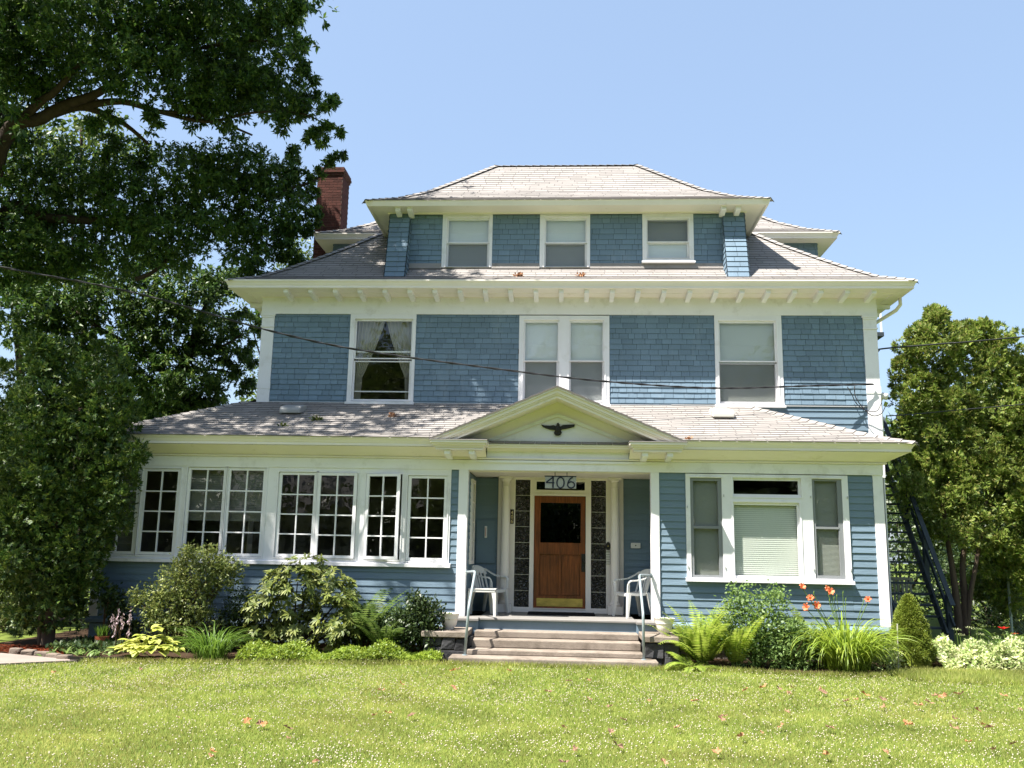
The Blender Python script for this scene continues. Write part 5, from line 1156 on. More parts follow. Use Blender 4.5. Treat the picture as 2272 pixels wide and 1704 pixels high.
# strap-leaved clumps
def strapclump(name, lab, cat, u, v, n, L, w, mat, r=.16, rise=(.9,1.5), droop=(1.4,2.6), group=None):
    t = plant(name, lab, cat, u, v, None, group); b = Vector(t.location); m = MB()
    for k in range(n):
        az = random.uniform(0,6.283); rr = r*math.sqrt(random.random()); strap(m, (b.x+rr*math.cos(az),b.y+rr*math.sin(az),GZ), az+random.gauss(0,.4), L*random.uniform(.6,1.1), w*random.uniform(.8,1.2), random.uniform(*rise), random.uniform(*droop), random.gauss(0,.4))
    m.build('leaves', mat, t); return t
strapclump('daylily_clump', 'flowerless daylily clump of thin dark green leaves right of the yellow hosta', 'daylily', 468, 1462, 230, .74, .016, 'strap_dark', r=.24, rise=(1.0,1.5), droop=(1.6,2.8))
strapclump('grass_tuft', 'few long arching leaves at the foot of the left stone pier', 'plant', 990, 1460, 9, .45, .014, 'strap_leaf', r=.05)
# hostas
t = plant('hosta', 'bright yellow-green hosta with big puckered leaves at the lawn edge', 'hosta', 318, 1466); b = Vector(t.location); m = MB()
for k in range(95):
    az = random.uniform(0,6.283); rr = .30*math.sqrt(random.random()); ht = .10+.38*(1-rr/.32)*random.uniform(.6,1.1); broad(m, (b.x+rr*1.25*math.cos(az),b.y+.12+rr*math.sin(az)*.8,GZ+ht), az+random.gauss(0,.3), random.uniform(-.1,.5), random.uniform(.15,.25), random.uniform(.10,.16), random.uniform(.7,1.3))
m.build('leaves', 'hosta_leaf', t, smooth=True)
t = plant('hosta', 'pale green hosta with drooping lilac-white flower stalks left of the yellow hosta', 'hosta', 265, 1462); b = Vector(t.location); m = MB()
for k in range(44):
    az = random.uniform(0,6.283); rr = .24*math.sqrt(random.random()); broad(m, (b.x+rr*1.2*math.cos(az),b.y+.1+rr*math.sin(az),GZ+.04+.15*(1-rr/.26)), az+random.gauss(0,.3), random.uniform(-.1,.5), random.uniform(.10,.17), random.uniform(.05,.085), random.uniform(.7,1.3))
m.build('leaves', 'hosta_green', t, smooth=True)
sm = MB(); lm = Leaves()
for (u, v) in ((252,1362),(262,1352),(273,1362),(290,1350),(288,1392),(256,1380)):
    tip = at(u, v, Y=b.y+.05); base = (b.x+random.gauss(0,.06),b.y+.1,GZ+.1); sm.tube([base,((base[0]+tip[0])/2+.01,b.y+.08,(base[2]+tip[2])/2+.05),tuple(tip)], .004, 5)
    lm = Leaves(); n = 26; f = rng.random(n); P = tip+np.array([0,0,-.20])*f[:,None]+rng.normal(size=(n,3))*.015; lm.add(P, np.array([0,0,-1.])+rng.normal(size=(n,3))*.4, rdir(n), .045, .018); lm.build('flower_spike', 'pink_petal', t)
sm.build('flower_stalks', 'twig', t)
for (u, v, lab) in ((152,1452,'low leafy seedling on the mulch left of the pale hosta'),(180,1455,'small light green seedling in the shaded bed'),(205,1457,'pair of upright green leaves beside the pale hosta'),(118,1458,'grey-green seedling by the edging stones')):
    t = plant('seedling', lab, 'plant', u, v, None, 'seedlings in the left bed'); b = Vector(t.location); m = MB()
    for k in range(11): broad(m, (b.x+random.gauss(0,.05),b.y+random.gauss(0,.05),GZ+.01), random.uniform(0,6.3), random.uniform(.5,1.3), random.uniform(.1,.17), .05, .8)
    m.build('leaves', 'columbine_leaf', t)
lm = Leaves(); n = 1000; xs = rng.uniform(-8.0,-6.9,n); ysq = rng.uniform(-1.6,-.3,n); lm.add(np.stack([xs,ysq,np.full(n,GZ+.03)+rng.random(n)*.1],1), rdir(n)+np.array([0,0,.5]), rdir(n)+np.array([0,0,1.5]), .1, .05); tag(lm.build('low_ground_cover', 'shrub_dark'), 'dark low ground cover in the shade under the cedar', 'ground cover', kind='stuff')
# ground cover along the lawn
lm = Leaves(); n = 11000; u = rng.random(n); xs = -4.75+u*2.95; ysq = edge_y(xs)+.04+rng.random(n)**1.2*.75; hh = .06+.17*rng.random(n)*(.7+.5*np.sin(xs*4)+.4*np.sin(xs*9.3+1))*np.clip((ysq-edge_y(xs))/.18,.35,1)
lm.add(np.stack([xs,ysq,GZ+np.abs(hh)],1), rdir(n)+np.array([0,-.2,.25]), rdir(n)+np.array([0,-.3,1.4]), .045*(.6+.8*rng.random(n)), .026)
tag(lm.build('ground_cover', 'cover_leaf'), 'bright yellow-green ground cover carpet along the lawn edge', 'ground cover', kind='stuff')
t = plant('bellflower', 'thin bellflower stems with pale lilac bells in front of the dark ferns', 'flower', 830, 1440); b = Vector(t.location); sm = MB(); lm = Leaves()
for (u, v) in ((818,1366),(846,1350),(851,1376),(745,1388),(772,1406),(820,1396),(845,1404),(822,1432),(800,1400)):
    tip = at(u, v, Y=b.y+.05); sm.tube([(tip[0]+random.gauss(0,.04),b.y+.1,GZ),(tip[0]+random.gauss(0,.02),b.y+.08,(GZ+tip[2])/2),tuple(tip)], .004, 5); n = 12; lm.add(tip+rng.normal(size=(n,3))*np.array([.018,.018,.035]), rdir(n)+np.array([0,0,-.6]), rdir(n), .032, .024)
sm.build('stems', 'green_stem', t); lm.build('bells', 'lilac_petal', t)
# ---- right-hand bed
fern('large yellow-green fern spilling beside the right stone pier', 1560, 1477, 34, 1.15, .19, rise=(.8,1.55), droop=(.5,1.6), group='ferns of the right bed')
fern('yellow-green fern half hidden behind the columbine', 1612, 1466, 20, 1.1, .17, Y=-1.0, droop=(.6,1.6), group='ferns of the right bed', rise=(1.1,1.5))
fern('small fern frond cluster at the front foot of the pier', 1536, 1484, 9, .55, .14, group='ferns of the right bed', rise=(.3,.9))
fern('tall feathery fern standing between the columbine and the orange daylilies', 1765, 1460, 14, 1.15, .16, Y=-.6, group='ferns of the right bed', rise=(1.2,1.55))
leafy('columbine', 'airy blue-green columbine plant under the picture window', 'plant', 1665, 1470, -.95, [(1660,1345,42),(1620,1360,30),(1710,1340,36),(1640,1320,18),(1722,1318,14),(1650,1400,50),(1700,1400,46),(1660,1440,44),(1705,1445,38),(1600,1400,26)], 'columbine_leaf', .05, .042, dens=75, nl=6, tr=.06, shell=.3, stem_mat='green_stem')
leafy('peony_shrub', 'mid-green leafy bush left of the orange daylilies', 'shrub', 1745, 1480, -1.0, [(1745,1405,34),(1770,1420,34),(1735,1440,36),(1775,1450,36),(1750,1465,30)], 'columbine_leaf', .06, .028, dens=150, nl=8, tr=.04)
t = strapclump('daylily_clump', 'big fountain of arching daylily leaves with orange flowers on tall stems', 'daylily', 1878, 1486, 420, 1.2, .03, 'strap_leaf', r=.34, rise=(1.05,1.55), droop=(2.0,3.3)); b = Vector(t.location)
sm = MB()
for (u, v, s) in ((1780,1301,1.1),(1842,1312,1.25),(1835,1306,.9),(1798,1327,1.1),(1789,1347,1.2),(1812,1343,1.2),(1926,1330,1.0)):
    c = at(u, v, Y=b.y-.02+random.uniform(-.1,.1)); sm.tube([(b.x+random.gauss(0,.07),b.y+random.gauss(0,.07),GZ+.1),tuple((np.array([b.x,b.y,GZ])+c)/2+np.array([0,0,.12])),tuple(c-np.array([0,0,.03]))], .006, 5)
    fl_ = MB(); ax = unit(np.array([random.gauss(0,.5),-.8,random.uniform(.1,.7)])); e1 = unit(np.cross(ax,[.1,.3,1])); e2 = np.cross(ax,e1)
    for k in range(6):
        a = k*math.pi/3; d = e1*math.cos(a)+e2*math.sin(a); sdv = np.cross(d, ax); L0 = .058*s; W0 = .012*s*(1.25 if k % 2 else 1); pts = [c-ax*.05*s, c+d*L0*.35+ax*.0, c+d*L0*.8+ax*.022*s, c+d*L0+ax*.005]; ws = [.004,W0,W0*1.1,.003]; i0 = len(fl_.v)
        for p, w_ in zip(pts, ws): fl_.v += [tuple(p-sdv*w_),tuple(p+sdv*w_)]
        for q in range(3): fl_.f.append((i0+2*q,i0+2*q+1,i0+2*q+3,i0+2*q+2)); fl_.m.append(0)
    fl_.build('flower', 'orange_petal', t)
for (u, v) in ((1870,1318),(1856,1325),(1805,1318),(1850,1330),(1876,1333),(1916,1335),(1840,1335)):
    c = at(u, v, Y=b.y); sm.tube([(b.x+random.gauss(0,.07),b.y,GZ+.2),tuple((np.array([b.x,b.y,GZ])+c)/2+np.array([0,0,.1])),tuple(c)], .005, 5); sm.tube([tuple(c-np.array([0,0,.01])),tuple(c+np.array([.004,0,.02])),tuple(c+np.array([.01,0,.05]))], [.004,.009,.003], 6)
sm.build('flower_stalks', 'green_stem', t)
# dwarf spruce
t = plant('dwarf_spruce', 'small dense conical dwarf spruce beside the white flowering bed', 'conifer', 2022, 1478, -.45); b = Vector(t.location); b.x = float(at(2022,1440,Y=-.45)[0]); lm = Leaves(); H = float(at(2020,1326,Y=-.45)[2])-GZ; R0 = 46*mpp(-.45)
n = 5200; hz = rng.random(n)**.85; rad = R0*np.clip(1-hz,0,1)**.6*(.86+.12*np.sin(hz*3.14)); az = rng.uniform(0,6.283,n); rad = np.minimum(rad*(1+.10*np.sin(az*5+hz*17)+.07*np.sin(az*9-hz*31)), R0*1.05)*(.93+.12*rng.random(n)); low = np.clip(.35+hz*4,0,1)
C = np.stack([b.x+np.cos(az)*rad*low**.4, b.y+np.sin(az)*rad*low**.4, GZ+.03+hz*H*.985],1); nrm = np.stack([np.cos(az),np.sin(az),np.full(n,.5)],1); C = np.repeat(C,14,0); nn = np.repeat(nrm,14,0)
lm.add(C+rng.normal(size=C.shape)*.018, unit(nn)+rng.normal(size=C.shape)*.55, rdir(len(C)), .034, .011); lm.build('crown', 'spruce_leaf', t); m = MB(); m.tube([(b.x,b.y,GZ),(b.x,b.y,GZ+H*.9)], [.05,.01], 8); m.lathe([(R0*.8,GZ+.05),(R0*.82,GZ+H*.2),(R0*.58,GZ+H*.5),(R0*.3,GZ+H*.78),(.01,GZ+H*.94)], b.x, b.y, 16); m.build('trunk', 'spruce_leaf', t)
# white variegated bed
lm = Leaves(); n = 26000; xs = rng.uniform(5.95,11.5,n); ysq = edge_y(xs)+.05+rng.random(n)*1.5; dpt = np.clip((ysq-edge_y(xs))/.25,.15,1); hh = (.25+.09*np.sin(xs*5.1+ysq*3)+.09*np.sin(xs*11+2-ysq*7))*dpt*(.55+.5*rng.random(n)**.5)
lm.add(np.stack([xs,ysq,GZ+hh],1), rdir(n)+np.array([0,-.3,.15]), rdir(n)+np.array([0,-.3,1.6]), .07*(.6+.7*rng.random(n)), .04)
tag(lm.build('variegated_cover', 'variegated'), 'mass of white-edged foliage and blossom filling the right-hand bed', 'ground cover', kind='stuff')
leafy('low_shrub', 'white-edged leafy plant between the daylily fountain and the dwarf spruce', 'shrub', 1965, 1480, -.75, [(1965,1455,24),(1945,1465,18),(1985,1470,16)], 'variegated', .06, .035, dens=150, nl=8, tr=.05)
t = plant('umbel_flower', 'tall pale umbels rising from the back of the white bed', 'flower', 2150, 1430, .55); sm = MB(); lm = Leaves()
for (u, v) in ((2150,1393),(2168,1396),(2130,1409),(2122,1397),(2175,1408),(2086,1418),(2205,1415)):
    c = at(u, v, Y=.55); sm.tube([(c[0]+random.gauss(0,.03),.55,GZ),tuple(c)], .005, 5); n = 60; a = rng.uniform(0,6.283,n); r_ = rng.random(n)**.5*.075; lm.add(np.stack([c[0]+np.cos(a)*r_,.55+np.sin(a)*r_,np.full(n,c[2])+rng.random(n)*.02],1), rdir(n), np.array([0,0,1.]), .02, .018)
sm.build('stems', 'green_stem', t); lm.build('umbels', 'variegated', t)
t = strapclump('red_lily', 'upright green lily plant with two red flowers behind the white bed', 'lily', 2235, 1455, 40, .75, .022, 'strap_dark', r=.2, rise=(1.1,1.5)); b = Vector(t.location)
for (u, v, s) in ((2226,1396,1.3),(2251,1408,.9)):
    c = at(u, v, Y=b.y+.1); fl_ = MB(); fl_.tube([(b.x,b.y,GZ),tuple(c)], .006, 5)
    fl_.build('stem', 'green_stem', t); fl_ = MB()
    for k in range(6):
        a = k*math.pi/3; d = np.array([math.cos(a),math.sin(a)*.8,.45]); sdv = np.array([-math.sin(a),math.cos(a),0]); i0 = len(fl_.v)
        for p, w_ in ((c,.004),(c+d*.05*s,.022*s),(c+d*.09*s-np.array([0,0,.01]),.003)): fl_.v += [tuple(p-sdv*w_),tuple(p+sdv*w_)]
        for q in range(2): fl_.f.append((i0+2*q,i0+2*q+1,i0+2*q+3,i0+2*q+2)); fl_.m.append(0)
    fl_.build('flower', 'red_petal', t)
leafy('low_shrub', 'loose light green plant behind the white bed at the right edge', 'shrub', 2250, 1450, .3, [(2250,1440,26),(2225,1448,20),(2272,1452,24)], 'columbine_leaf', .06, .02, dens=150, nl=8, tr=.05)
# red mulch
m = MB()
for k in range(2600):
    x, y = random.uniform(-9.6,-7.6), random.uniform(-1.75,-.8); a = random.random()*6.3; l = random.uniform(.02,.05); dx, dyy = math.cos(a)*l, math.sin(a)*l; z = GZ+.012+random.random()*.03
    m.face([(x-dx,y-dyy,z),(x+dyy*.25,y-dx*.25,z+.004),(x+dx,y+dyy,z+random.uniform(-.008,.012)),(x-dyy*.25,y+dx*.25,z+.006)])
tag(m.build('red_mulch', 'mulch_red'), 'reddish bark mulch spread under the left cedar', 'mulch', kind='stuff')
# ------------------------------------------------------------------ trees
def treething(name, lab, u, v, Y, group=None):
    q = at(u, v, Z=GZ); return thing(name, lab, 'tree', (float(q[0]), float(Y), GZ), group)
def limb(m, pts, r0, r1, n=9):
    pts = [Vector(p) for p in pts]; P = []
    for k in range(len(pts)-1):
        for t in (0,.25,.5,.75):
            a, b, c, d = pts[max(k-1,0)], pts[k], pts[k+1], pts[min(k+2,len(pts)-1)]
            P.append(.5*((2*b)+(c-a)*t+(2*a-5*b+4*c-d)*t*t+(-a+3*b-3*c+d)*t**3))
    P.append(pts[-1]); k = len(P)-1
    m.tube(P, [r0+(r1-r0)*(i/k)**.8 for i in range(len(P))], n)
# the great oak on the left
oak = thing('oak_tree', 'huge dark oak filling the upper left, limbs reaching toward the chimney', 'tree', (-12.2,1.6,GZ)); lm = Leaves(); tr = MB()
OB = [(60,60,110,0),(200,70,115,-.5),(340,60,115,0),(470,60,105,.5),(585,50,66,0),(640,18,42,0),(643,118,40,0),(520,150,80,.5),(400,165,80,0),(280,150,85,-.6),(120,150,95,.3),(20,175,75,0),(600,200,68,.6),(680,220,46,.3),(722,262,26,.2),(735,230,20,.2),(500,225,66,.8),(640,258,42,.5),(700,292,22,.3),(420,232,46,.8),(20,280,60,1.2),
      (60,430,105,2),(180,405,85,2.2),(300,440,95,2),(420,385,78,1.6),(520,370,76,2),(600,378,56,2.4),(480,470,95,2.2),(600,470,76,2.6),(655,420,42,3),(676,485,32,3),(380,520,95,2.2),(560,560,64,2.6),(640,560,36,3),(250,540,85,2.4),(110,545,90,2),(20,570,70,1.6),(640,520,40,3),
      (520,150,66,4),(580,205,50,4),(455,200,60,3.5),(205,285,30,-.3),(330,262,34,-.2),(250,262,24,-.3),(250,330,36,1.5),(310,345,40,2),(650,40,30,0),(662,10,26,0),(668,95,24,.2),(690,165,24,.2),(672,145,20,.2),(742,222,20,.2),(748,285,16,.2),(715,315,16,.2),(690,300,20,.2),(645,330,20,2.5),(655,365,24,2.8),(690,395,20,3),(700,430,18,3),(705,470,16,3),(690,520,18,3),(655,590,18,3),(728,362,17,3),(712,385,13,3),(762,340,12,3),(745,346,10,3)]
for (u, v, rp, Yb) in OB:
    c, r_ = pblob(u, v, Yb, rp); nt_ = int(950*r_[0]**2)+8; whorls(lm, c, (r_[0],r_[0]*1.3,r_[0]), nt_, 9, .112, .04, grp=9, gs=.2)
for (c, r_, nn) in (((-7.2,-.6,13.2),2.2,420),((-6.3,-.8,13.0),1.0,120),((-9.8,-2.2,12.2),2.4,420),((-10.5,1.0,15.0),3.0,500),((-7.6,1.8,14.0),2.2,350),((-12.5,-1.5,11),3.0,500),((-13.5,2,8),3.0,400)):
    whorls(lm, c, r_, int(nn*2.6), 9, .16, .062)
lm.build('crown', 'oak_leaf', oak)
A = lambda u, v, Y: tuple(at(u, v, Y=Y))
limb(tr, [(-12.2,1.6,GZ-.1),(-12.25,1.6,2.0),(-12.0,1.5,4.5),(-12.1,1.4,7.5),(-12.0,1.3,11),(-11.6,1.2,14)], .48, .12, 14)
limb(tr, [(-12.1,1.5,4.8),A(0,330,.6),A(95,262,.5),A(150,231,.4),A(220,205,.3),A(310,140,.2),A(400,70,.1)], .19, .035)
limb(tr, [A(120,250,.5),A(176,237,.6),A(225,250,.8),A(280,278,1.0),A(330,320,1.2)], .11, .03)
limb(tr, [A(180,236,.6),A(270,225,.6),A(355,248,.7),A(440,253,.8),A(560,300,1.4)], .09, .02)
limb(tr, [A(20,305,.6),A(60,255,.4),A(95,222,.2),A(120,205,0),A(180,140,-.2),A(232,82,-.3),A(300,50,-.4)], .11, .03)
limb(tr, [(-12.1,1.6,5.5),A(-40,105,.8),A(60,95,.6),A(110,110,.5)], .12, .03)
limb(tr, [(-12.2,1.6,3.2),A(0,488,1.8),A(110,484,1.9),A(215,490,2.0),A(350,486,2.2),A(470,470,2.4)], .17, .04)
limb(tr, [A(215,490,2.0),A(320,500,2.0),A(330,505,2.2)], .06, .03)
limb(tr, [A(300,620,2.2),A(345,600,2.3),A(400,545,2.4),A(420,520,2.4)], .05, .03)
limb(tr, [A(560,460,2.4),A(640,420,2.8),A(700,400,3),A(728,362,3),A(762,338,3)], .05, .008, 6)
limb(tr, [A(355,248,.7),A(460,270,.8),A(560,250,.7),A(660,250,.4),A(722,275,.3)], .05, .01, 6)
limb(tr, [A(310,140,.2),A(430,110,.3),A(560,90,.2),A(650,100,.1)], .06, .01, 6)
tr.build('trunk', 'bark', oak, smooth=True)
# second tree behind, between the oak and the house
t2 = thing('broadleaf_tree', 'shaded tree standing behind the sunroom roof, left of the corner pilaster', 'tree', (-9.5,7,GZ)); lm = Leaves(); tr = MB()
for (u, v, rp, Yb) in ((150,655,100,6),(300,645,100,6.5),(430,650,80,6),(520,628,46,7),(60,700,85,5.5),(380,740,85,6.5),(475,740,62,7),(535,722,36,7.5),(515,800,44,7),(430,842,74,6.5),(340,845,66,6),(536,850,28,7.5),(420,905,56,7),(330,915,40,7),(250,790,85,6),(150,800,80,6),(545,770,20,7.5),(560,800,16,7.5),(480,880,40,7),(570,700,22,8),(575,740,18,8)):
    c, r_ = pblob(u, v, Yb, rp); nt_ = int(520*r_[0]**2)+8; whorls(lm, c, r_, nt_, 10, .135, .052)
lm.build('crown', 'oak_leaf', t2)
limb(tr, [(-9.5,7,GZ-.1),(-9.5,7,2),A(400,860,6.8),A(420,780,6.8),A(450,700,6.8),A(470,640,6.8)], .25, .05)
limb(tr, [A(395,870,6.8),A(330,790,6.5),A(240,740,6.2),A(150,680,6)], .12, .03); limb(tr, [A(420,790,6.8),A(490,770,7),A(540,740,7.3)], .07, .02); limb(tr, [A(410,830,6.8),A(470,820,7),A(530,830,7.4)], .06, .02)
tr.build('trunk', 'bark', t2, smooth=True)
# sunlit trees further back
def backtree(lab, base, blobs, mat='back_leaf', L=.2, W=.1, dens=40, name='background_tree', tl=True):
    t = thing(name, lab, 'tree', (base[0],base[1],GZ), 'trees behind the house'); lm = Leaves(); m = MB(); cs = []
    for (u, v, rp, Yb) in blobs:
        c, r_ = pblob(u, v, Yb, rp); cs.append(c); tufts(lm, c, r_, int(dens*r_[0]**2)+5, 16, .28, L, W, shell=.25, up=.5, out=.5)
    lm.build('crown', mat, t); top = max(cs, key=lambda c: c[2]); low = min(cs, key=lambda c: c[2])
    limb(m, [(base[0],base[1],GZ-.1),(base[0],base[1],GZ+2),tuple((np.array([base[0],base[1],2])+top)/2),tuple(top)], .22, .04)
    for c in cs[:6]: limb(m, [(base[0],base[1],min(c[2]-.5,GZ+2.2)),tuple((np.array([base[0],base[1],GZ+2])+c)/2+np.array([0,0,.3])),tuple(c)], .08, .02, 6)
    m.build('trunk', 'bark', t, smooth=True)
backtree('light green sunlit tree seen through the gaps of the oak limbs', (-14.5,11), [(60,290,50,10),(150,300,45,10),(180,270,30,10),(240,310,50,10.5),(120,350,60,10),(220,360,50,10),(290,350,35,10.5),(40,370,60,10)])
backtree('sunlit yellow-green tree at the left edge behind the oak', (-15,9), [(20,600,60,8),(90,580,60,8),(150,600,50,8.5),(60,660,50,8),(30,530,50,8)], dens=45)
backtree('pale distant tree peeking over the eave beside the chimney', (-9,24), [(665,570,22,22),(645,585,18,22),(680,560,14,22),(640,560,14,22)], L=.25, dens=30)
backtree('thin hazy tree beside the left corner pilaster', (-9.6,18), [(560,830,26,17),(575,810,20,17),(565,860,24,17),(580,850,18,17),(575,780,14,17),(545,680,30,16),(560,650,24,16),(575,700,18,16)], L=.16, W=.06, dens=12)
# cedars
def cedar(name, lab, base, blobs, mat, trunks, tmat, Y, L=.068, W=.024, k=1.0, kc=1.0, group='cedars'):
    t = thing(name, lab, 'tree', (base[0],base[1],GZ), group); lm = Leaves(); m = MB()
    for (u, v, rp, *dy) in blobs:
        c, r_ = pblob(u, v, Y+(dy[0] if dy else rng.normal()*.15), rp); c = np.array(c); r0 = r_[0]
        ns = max(7, int(30*k*(r0/.6)**2)); d = rdir(ns); C = c+d*r0*(.70+.3*rng.random((ns,1)))      # rounded sprays on the lobe's surface
        tufts(lm, c, r0*.75, int(60*k*(r0/.6)**2), 14, .07, L, W, shell=.2, up=.1, out=.4, down=.35)
        nf, nq = 11, 30; rc = rng.uniform(.10,.20,ns)*kc; u_ = unit(rng.normal(size=(ns,nq,3))+d[:,None]*.9+np.array([0,0,.3]))                 # rounded clumps of flat fan-shaped sprays
        q = (C[:,None]+u_*rc[:,None,None]*np.array([1,1,1.25])*(.75+.3*rng.random((ns,nq,1)))).reshape(-1,3); m_ = len(q); uu = u_.reshape(-1,3)
        ax = unit(uu*.7+np.array([0,0,.35])+rng.normal(size=(m_,3))*.35); sd = unit(np.cross(ax, rng.normal(size=(m_,3)))); th = rng.uniform(-1.15,1.15,(m_,nf)); al = rng.random((m_,nf))*.4
        D = ax[:,None]*np.cos(th)[...,None]+sd[:,None]*np.sin(th)[...,None]+np.array([0,0,-.12]); P0 = q[:,None]+ax[:,None]*(al*.13)[...,None]; Nn = np.cross(ax, sd)[:,None]+np.zeros_like(D)
        lm.add(P0.reshape(-1,3), D.reshape(-1,3), Nn.reshape(-1,3)+rng.normal(size=(m_*nf,3))*.25, L*1.15*(.6+.6*rng.random(m_*nf)), W*.8*(.7+.6*rng.random(m_*nf)))
    lm.build('crown', mat, t)
    for pts, r0, r1 in trunks: limb(m, pts, r0, r1)
    m.build('trunk', tmat, t, smooth=True); return t
q = at(103,1434,Z=GZ); bx_, by_ = float(q[0]), float(q[1])
cedar('cedar_tree', 'tall bushy dark green cedar at the left end of the sunroom', (bx_,by_), [(108,800,58),(75,830,50),(40,880,80),(140,860,75),(90,940,95),(180,930,70),(40,1010,90),(140,1030,95),(60,1110,100),(165,1110,75),(100,1180,105),(30,1210,90),(175,1200,48),(70,1270,100),(150,1280,66),(190,1260,30),(110,1315,66),(40,1330,56),(160,1325,44)], 'cedar_leaf', [([(bx_,by_,GZ-.1),(bx_+.02,by_,.1),(bx_-.05,by_,1.2),(bx_,by_,3.6)],.13,.03),([(bx_-.07,by_-.03,GZ),(bx_-.12,by_-.05,-.1),(bx_+.12,by_-.12,.25)],.06,.03)], 'bark_red', by_)
cedar('cedar_tree', 'narrower cedar spire touching the sunroom roof corner', (-8.7,-.3), [(222,808,36),(235,850,50),(262,880,40),(240,930,62),(276,950,34),(236,1010,64),(286,1010,24),(258,1070,48),(232,1110,42),(262,1130,26),(234,1160,22),(218,1190,14)], 'cedar_leaf', [([(-8.75,-.3,GZ-.1),(-8.75,-.35,1.5),(-8.7,-.5,3.4)],.08,.02)], 'bark_red', -.75)
cedar('cedar_tree', 'sunlit yellow-green cedar with several bare trunks right of the outside stair', (9.15,5.9), [(2080,735,26),(2062,755,26),(2040,765,28),(2110,770,40),(2170,760,34),(2185,785,42),(2012,775,26),(2060,800,56),(2140,810,56),(2220,815,48),(2006,835,30),(2252,830,36),(2040,880,56),(2120,900,66),(2210,910,66),(2016,925,34),(2030,990,46),(2090,980,66),(2170,1000,76),(2250,1000,60),(2022,1060,40),(2100,1070,66),(2190,1090,76),(2262,1080,60),(2055,1120,42),(2130,1150,56),(2210,1170,66),(2264,1190,60),(2080,1180,30),(2200,1235,40),(2250,1245,50),(2275,950,60),(2290,840,50),(2300,900,70),(2300,1000,70),(2300,1120,80),(2290,1220,60),(2230,770,36),(2080,715,14),(2076,702,9),(2172,735,13),(2112,740,14),(2205,770,13),(2038,742,13),(2243,815,16),(2000,815,14),(2150,738,10),(2230,1310,44,.6),(2190,1295,26,.6),(2150,1290,30,1.5),(2260,1300,50,1),(2285,1370,40,1)], 'cedar_light',
      [([A(2130,1412,5.9),A(2122,1330,5.9),A(2112,1255,5.9),A(2100,1180,6),A(2080,1000,6.2),A(2070,800,6.4)],.10,.03),([A(2143,1412,5.9),A(2141,1330,5.9),A(2136,1250,5.9),A(2150,1100,6),A(2140,850,6.2)],.11,.03),([A(2146,1400,5.9),A(2153,1320,5.8),A(2166,1250,5.8),A(2190,1100,5.8),A(2210,900,6)],.07,.03)], 'bark_red', 5.9, L=.085, W=.03, k=.75, kc=1.0)
# shrubs and trees behind, right
def shrubmass(name, lab, blobs, mat, L=.11, W=.05, dens=90):
    u, v, rp, Yb = blobs[0]; q = at(u, v, Y=Yb); t = thing(name, lab, 'shrub', (float(q[0]),Yb,GZ), 'shrubs behind the garden'); lm = Leaves(); m = MB()
    Y0_ = Yb
    for (u, v, rp, Yb) in blobs:
        c, r_ = pblob(u, v, Yb, rp); tufts(lm, c, r_, int(dens*r_[0]**2)+5, 14, .14, L, W, shell=.3, zcut=GZ); m.tube([(q[0],Y0_,GZ),((q[0]+c[0])/2,(Y0_+c[1])/2,(GZ+c[2])/2+.1),tuple(c)], [.05,.03,.012], 6)
    lm.build('foliage', mat, t); m.build('stems', 'bark', t)
shrubmass('background_shrub', 'dark shrubs in shade behind the chain-link fence', [(2200,1290,60,9),(2260,1300,60,9),(2180,1360,50,8.5),(2250,1370,50,8.5),(2100,1330,40,9.5),(2150,1300,50,9.5),(2230,1230,60,9.5),(2160,1220,50,9.5),(2090,1260,44,10),(2270,1200,60,10),(2120,1380,40,9),(2290,1340,50,9),(2200,1400,36,8.5)], 'shrub_dark')
shrubmass('background_shrub', 'green shrubs seen between the treads of the outside stair', [(1990,1160,50,14),(2040,1180,50,14),(1980,1230,50,13.5),(2050,1250,50,13.5),(2000,1310,50,13),(2070,1330,50,13),(2080,1200,50,14),(1990,1370,50,12.5)], 'shrub_dark', L=.16, W=.08, dens=60)
shrubmass('background_shrub', 'yellowish shrub at the left edge behind the big cedar trunk', [(20,1330,50,1.5),(60,1370,40,1.5),(15,1390,36,1.2),(-20,1360,50,1.5),(60,1320,30,2)], 'azalea_leaf', L=.09, W=.04, dens=110)
shrubmass('background_shrub', 'dark hedge-like shrubs in shade behind the left cedar and sunroom corner', [(150,1370,44,3),(100,1390,40,3),(190,1380,40,2.5),(20,1400,40,4),(60,1290,60,5),(120,1300,60,5),(180,1310,50,4.5),(0,1280,60,5),(-60,1350,70,5),(-120,1330,80,6)], 'shrub_dark')
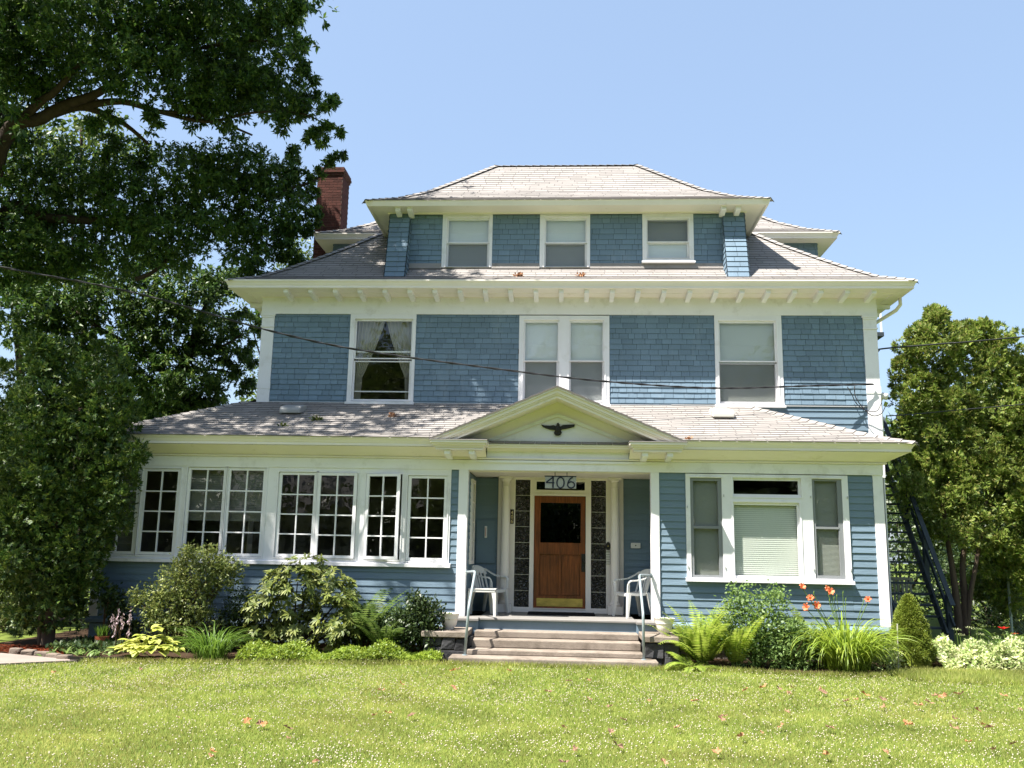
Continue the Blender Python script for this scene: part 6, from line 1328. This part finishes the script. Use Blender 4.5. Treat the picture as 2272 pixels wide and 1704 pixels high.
# rows of trees and a house far behind and across the street (seen as reflections and past the house)
proto = thing('distant_tree', 'round leafy tree far away beyond the garden', 'tree', (-30,34,GZ), 'distant trees round the house'); lm = Leaves(); m = MB(); bx0 = np.array([-30,34,GZ])
for k in range(26):
    a = k*2.4; h_ = 2.6+5.6*(k/26); rr = 2.3*math.sin(math.pi*(k+4)/34); tufts(lm, bx0+np.array([math.cos(a)*rr,math.sin(a)*rr,h_]), 1.7, 34, 14, .4, .42, .24, shell=.3)
lm.build('crown', 'back_leaf', proto); limb(m, [tuple(bx0),tuple(bx0+np.array([0,0,3])),tuple(bx0+np.array([.2,0,7.5]))], .3, .06)
for k in range(5): a = k*1.26; limb(m, [tuple(bx0+np.array([0,0,2.4])),tuple(bx0+np.array([math.cos(a)*1.2,math.sin(a)*1.2,4.2])),tuple(bx0+np.array([math.cos(a)*2.3,math.sin(a)*2.3,5.5]))], .12, .03, 6)
m.build('trunk', 'bark', proto, smooth=True)
for k, (x, y, s) in enumerate([(-22,30,1),(-16,36,1.1),(14,36,1),(20,30,1.1),(27,28,1),(33,33,1.2),(-38,26,1.2),(12,27,.8),(17,24,.75),(-21,20,.8)]):
    c = copy_tree(proto, (x,y,GZ), k*1.1); c.scale = (s,s,s)
for k, (x, y, s) in enumerate([(-26,-42,1.3),(-17,-40,1.5),(-8,-43,1.4),(0,-39,1.5),(8,-42,1.3),(16,-40,1.5),(25,-43,1.4),(-35,-38,1.5),(34,-39,1.4),(-12,-50,1.9),(4,-51,2.0),(20,-50,1.9),(-30,-50,2.0),(-4,-30,.9)]):
    c = copy_tree(proto, (x,y,GZ), k*1.7, 'street tree behind the viewer, seen only as reflections'); c.scale = (s,s,s); c['group'] = 'street trees behind the viewer'
hg = thing('added_hedge', 'tall dense hedge added out of view behind the viewer to darken the window reflections', 'hedge', (0,-32,GZ)); lm = Leaves(); n = 16000  # added out of view: closes the bright sky gaps in the glass reflections
lm.add(np.stack([rng.uniform(-34,34,n),-32+rng.normal(size=n)*.8,GZ+rng.random(n)**.8*4.6],1), rdir(n), rdir(n)+np.array([0,.6,.6]), .6, .34); lm.build('foliage', 'shrub_dark', hg); m = MB()
for k in range(24): m.tube([(-33+k*2.85,-32,GZ),(-33+k*2.85+.2,-32,GZ+3.2)], [.09,.03], 6)
m.build('stems', 'bark', hg)
nh = thing('neighbour_house', 'grey neighbouring house across the street, seen only as a reflection', 'house', (-13,-33,GZ))
one('wall', 'far_wall', nh, (-18,-8,-37,-31,GZ,3.0)); m = MB(); m.prism_x([(-30.4,2.9),(-37.6,2.9),(-34,5.6)], -18.5, -7.5); m.build('roof', 'far_roof', nh)
one('window', 'glass_dark', nh, (-16,-14.6,-31,-30.96,.7,2.1), (-11.5,-10,-31,-30.96,.7,2.1))
